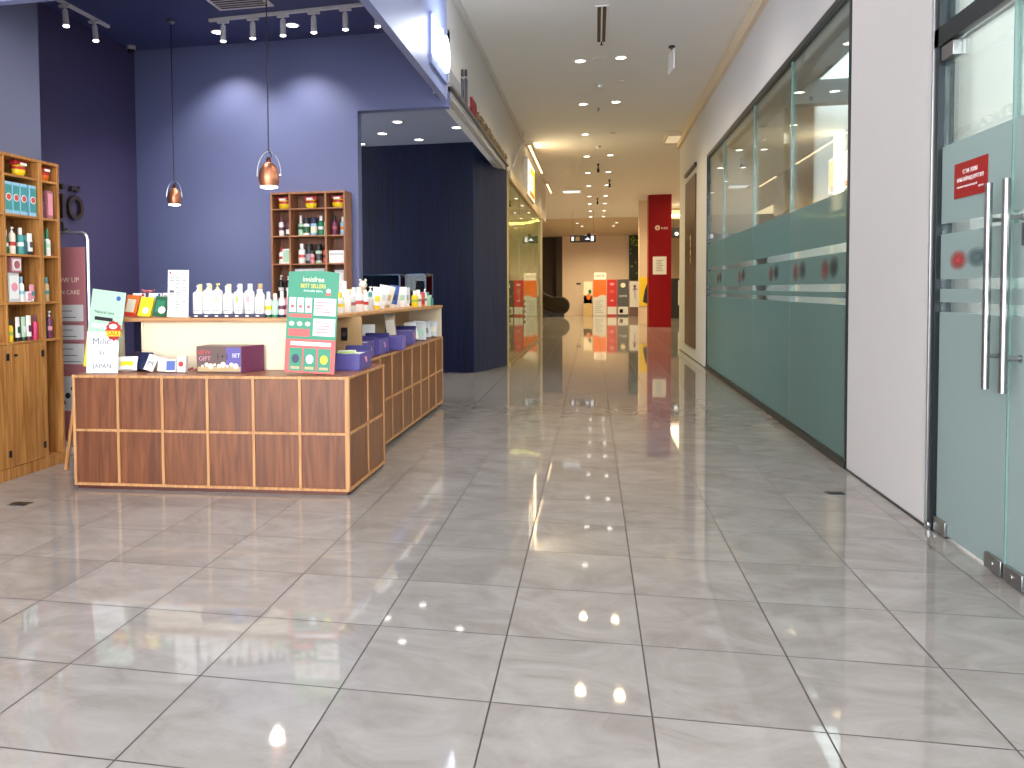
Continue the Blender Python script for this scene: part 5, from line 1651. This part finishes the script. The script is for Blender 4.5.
for z, w_ in ((1.85, .28), (1.42, .34), (0.9, .2)):
    MB().lathe([(w_ / 2, 0), (w_ / 2, 0.02)], n=14, sy=0.55, M=Matrix.Translation((0, -0.0, z)) @ Matrix.Rotation(PI / 2, 4, 'X')).build('pale_mark', P['pink'] if z != 1.42 else P['coral'], t)
t = stand(1.24, 1.88, 2.12, 47.5, 'charcoal display stand with a pale emblem, right of the red one', 'dgrey', [('white_field', .05, .95, .10, .54, 'palegrey'), ('red_goods', .2, .5, .18, .4, 'red')])
MB().lathe([(0.14, 0), (0.14, 0.02)], n=16, M=Matrix.Translation((0.0, 0, 1.78)) @ Matrix.Rotation(PI / 2, 4, 'X')).build('emblem', P['cream'], t)
text('lettering', 'COFFEE', 0.16, plane_M((0, -0.004, 1.15), *FRONT), P['white'], t, 0.003, width=0.45)
t = stand(1.92, 2.50, 2.02, 47.5, 'white poster stand with a dark flower print, last of the row', 'brown', [('poster', .03, .97, .52, 2.0, 'palegrey')])
MB().tube([(-0.1, -0.02, 1.5), (0, -0.02, 1.62), (0.14, -0.02, 1.5)], 0.03, 6).tube([(0, -0.02, 1.6), (0.03, -0.02, 1.0)], 0.015, 6).lathe(
    [(0.08, 0), (0.08, 0.02)], n=12, M=Matrix.Translation((0, -0.012, 1.72)) @ Matrix.Rotation(PI / 2, 4, 'X')).build('flower_print', P['plum'], t)
t = thing('plant_wall', 'tall dark panel of green foliage above the far poster stands', 'panel', (2.27, 49.3, 0))
MB().box(-0.30, 0.30, 0, 0.19, 2.1, 4.75).build('panel', mat('dark_green_panel', (30, 36, 20), 0.5, noise=0.4, scale=3), t, 0.01)
gl_ = MB()
random.seed(11)
for k in range(26):
    x, z = random.uniform(-0.24, 0.24), random.choice((random.uniform(4.1, 4.65), random.uniform(2.3, 4.6)))
    gl_.lathe([(0.001, 0), (0.07, 0.01), (0.001, 0.02)], n=8, sy=0.6, M=Matrix.Translation((x, -0.004, z)) @ Matrix.Rotation(PI / 2 + random.uniform(-.5, .5), 4, 'X') @ Matrix.Rotation(random.uniform(0, 3), 4, 'Z'))
lf = gl_.build('leaves', mat('leaf_green', (110, 150, 40), 0.5), t)
t = tag(MB().box(-0.14, 0.12, -0.02, 0, 0, 0.09).build('door_plate', P['dgrey'], loc=(-1.0, FY, 1.86)), 'small dark plate on the pale far wall left of the poster stands', 'plate')
t = thing('column_poster', 'yellow and black poster on the cream column', 'poster', (2.04, 35.99, 0))
MB().box(-0.17, 0.4, -0.02, 0, 0.82, 2.08).build('board', P['yellow'], t, 0.004)
MB().prism([(-0.02, 1.0), (0.39, 0.84), (0.39, 2.0), (0.22, 1.95), (0.06, 1.5)], 0.02, 0.026, M=Matrix.Rotation(PI / 2, 4, 'X')).build('dark_figure', P['black'], t)
t = thing('column_notice', 'white notice sheet on the red column', 'notice', (2.57, 33.95, 2.15))
MB().box(-0.27, 0.27, -0.012, 0, 0, 0.73).build('sheet', PAPER, t, 0.003)
ln = MB()
for k in range(7):
    ln.box(-0.14 + 0.02 * (k % 2), 0.13 - 0.03 * (k % 3), -0.014, -0.012, 0.14 + 0.07 * k, 0.165 + 0.07 * k)
ln.build('lettering', P['grey'], t, smooth=False)
t = thing('column_logo', 'small white round emblem and lettering high on the red column', 'sign', (2.5, 33.95, 4.05))
MB().lathe([(0.10, 0), (0.10, 0.02)], n=16, M=Matrix.Translation((-0.02, 0, 0)) @ Matrix.Rotation(PI / 2, 4, 'X')).lathe([(0.05, 0.02), (0.05, 0.026)], n=14, M=Matrix.Translation((-0.02, 0, 0)) @ Matrix.Rotation(PI / 2, 4, 'X'), mi=1).build('emblem', [P['cream'], P['orange']], t)
text('lettering', 'net', 0.16, plane_M((0.25, -0.006, -0.01), *FRONT), P['cream'], t, 0.004, width=0.26)
t = thing('ceiling_lamp', 'bright oblong lamp in the side hall right of the red column', 'light', (3.75, 38.5, 4.9))
MB().box(-0.42, 0.42, -0.2, 0.2, 0.0, 0.06).build('housing', WHITEP, t, 0.01)
MB().box(-0.40, 0.40, -0.18, 0.18, -0.02, 0.0).box(-0.40, 0.40, -0.208, -0.2, 0.0, 0.06).build('lens', EM_W, t)
MB().tube([(-0.3, 0, 0.06), (-0.3, 0, 0.5)], 0.012, 6).tube([(0.3, 0, 0.06), (0.3, 0, 0.5)], 0.012, 6).build('hanger', ALU, t)
t = thing('wall_monitor', 'dark sign with two white marks hung in the side hall', 'sign', (3.95, 40.0, 4.0))
MB().box(-0.4, 0.4, -0.06, 0.0, 0, 0.5).build('panel', BLACK, t, 0.02)
MB().lathe([(0.09, 0), (0.09, 0.01)], n=12, M=Matrix.Translation((-0.15, -0.06, 0.18)) @ Matrix.Rotation(PI / 2, 4, 'X')).lathe([(0.09, 0), (0.09, 0.01)], n=12, M=Matrix.Translation((0.15, -0.06, 0.34)) @ Matrix.Rotation(PI / 2, 4, 'X')).build('white_mark', LITW, t)
MB().tube([(-0.3, -0.03, 0.5), (-0.3, -0.03, 0.9)], 0.012, 6).tube([(0.3, -0.03, 0.5), (0.3, -0.03, 0.9)], 0.012, 6).build('hanger', FRAMEM, t)
t = stand(3.85, 4.55, 2.1, 43.6, 'dark poster stand in the side hall beyond the red column', 'black', [('pale_strip', .55, .8, .7, 2.0, 'palegrey')])
# glow of the side hall
lamp('AREA', 'side_hall_light', (5.0, 36, 5.3), 400, WARM, 3.0, sy=10)
lamp('AREA', 'escalator_hall_light', (-5.0, 38, 5.3), 120, WARM, 3.0, sy=10)
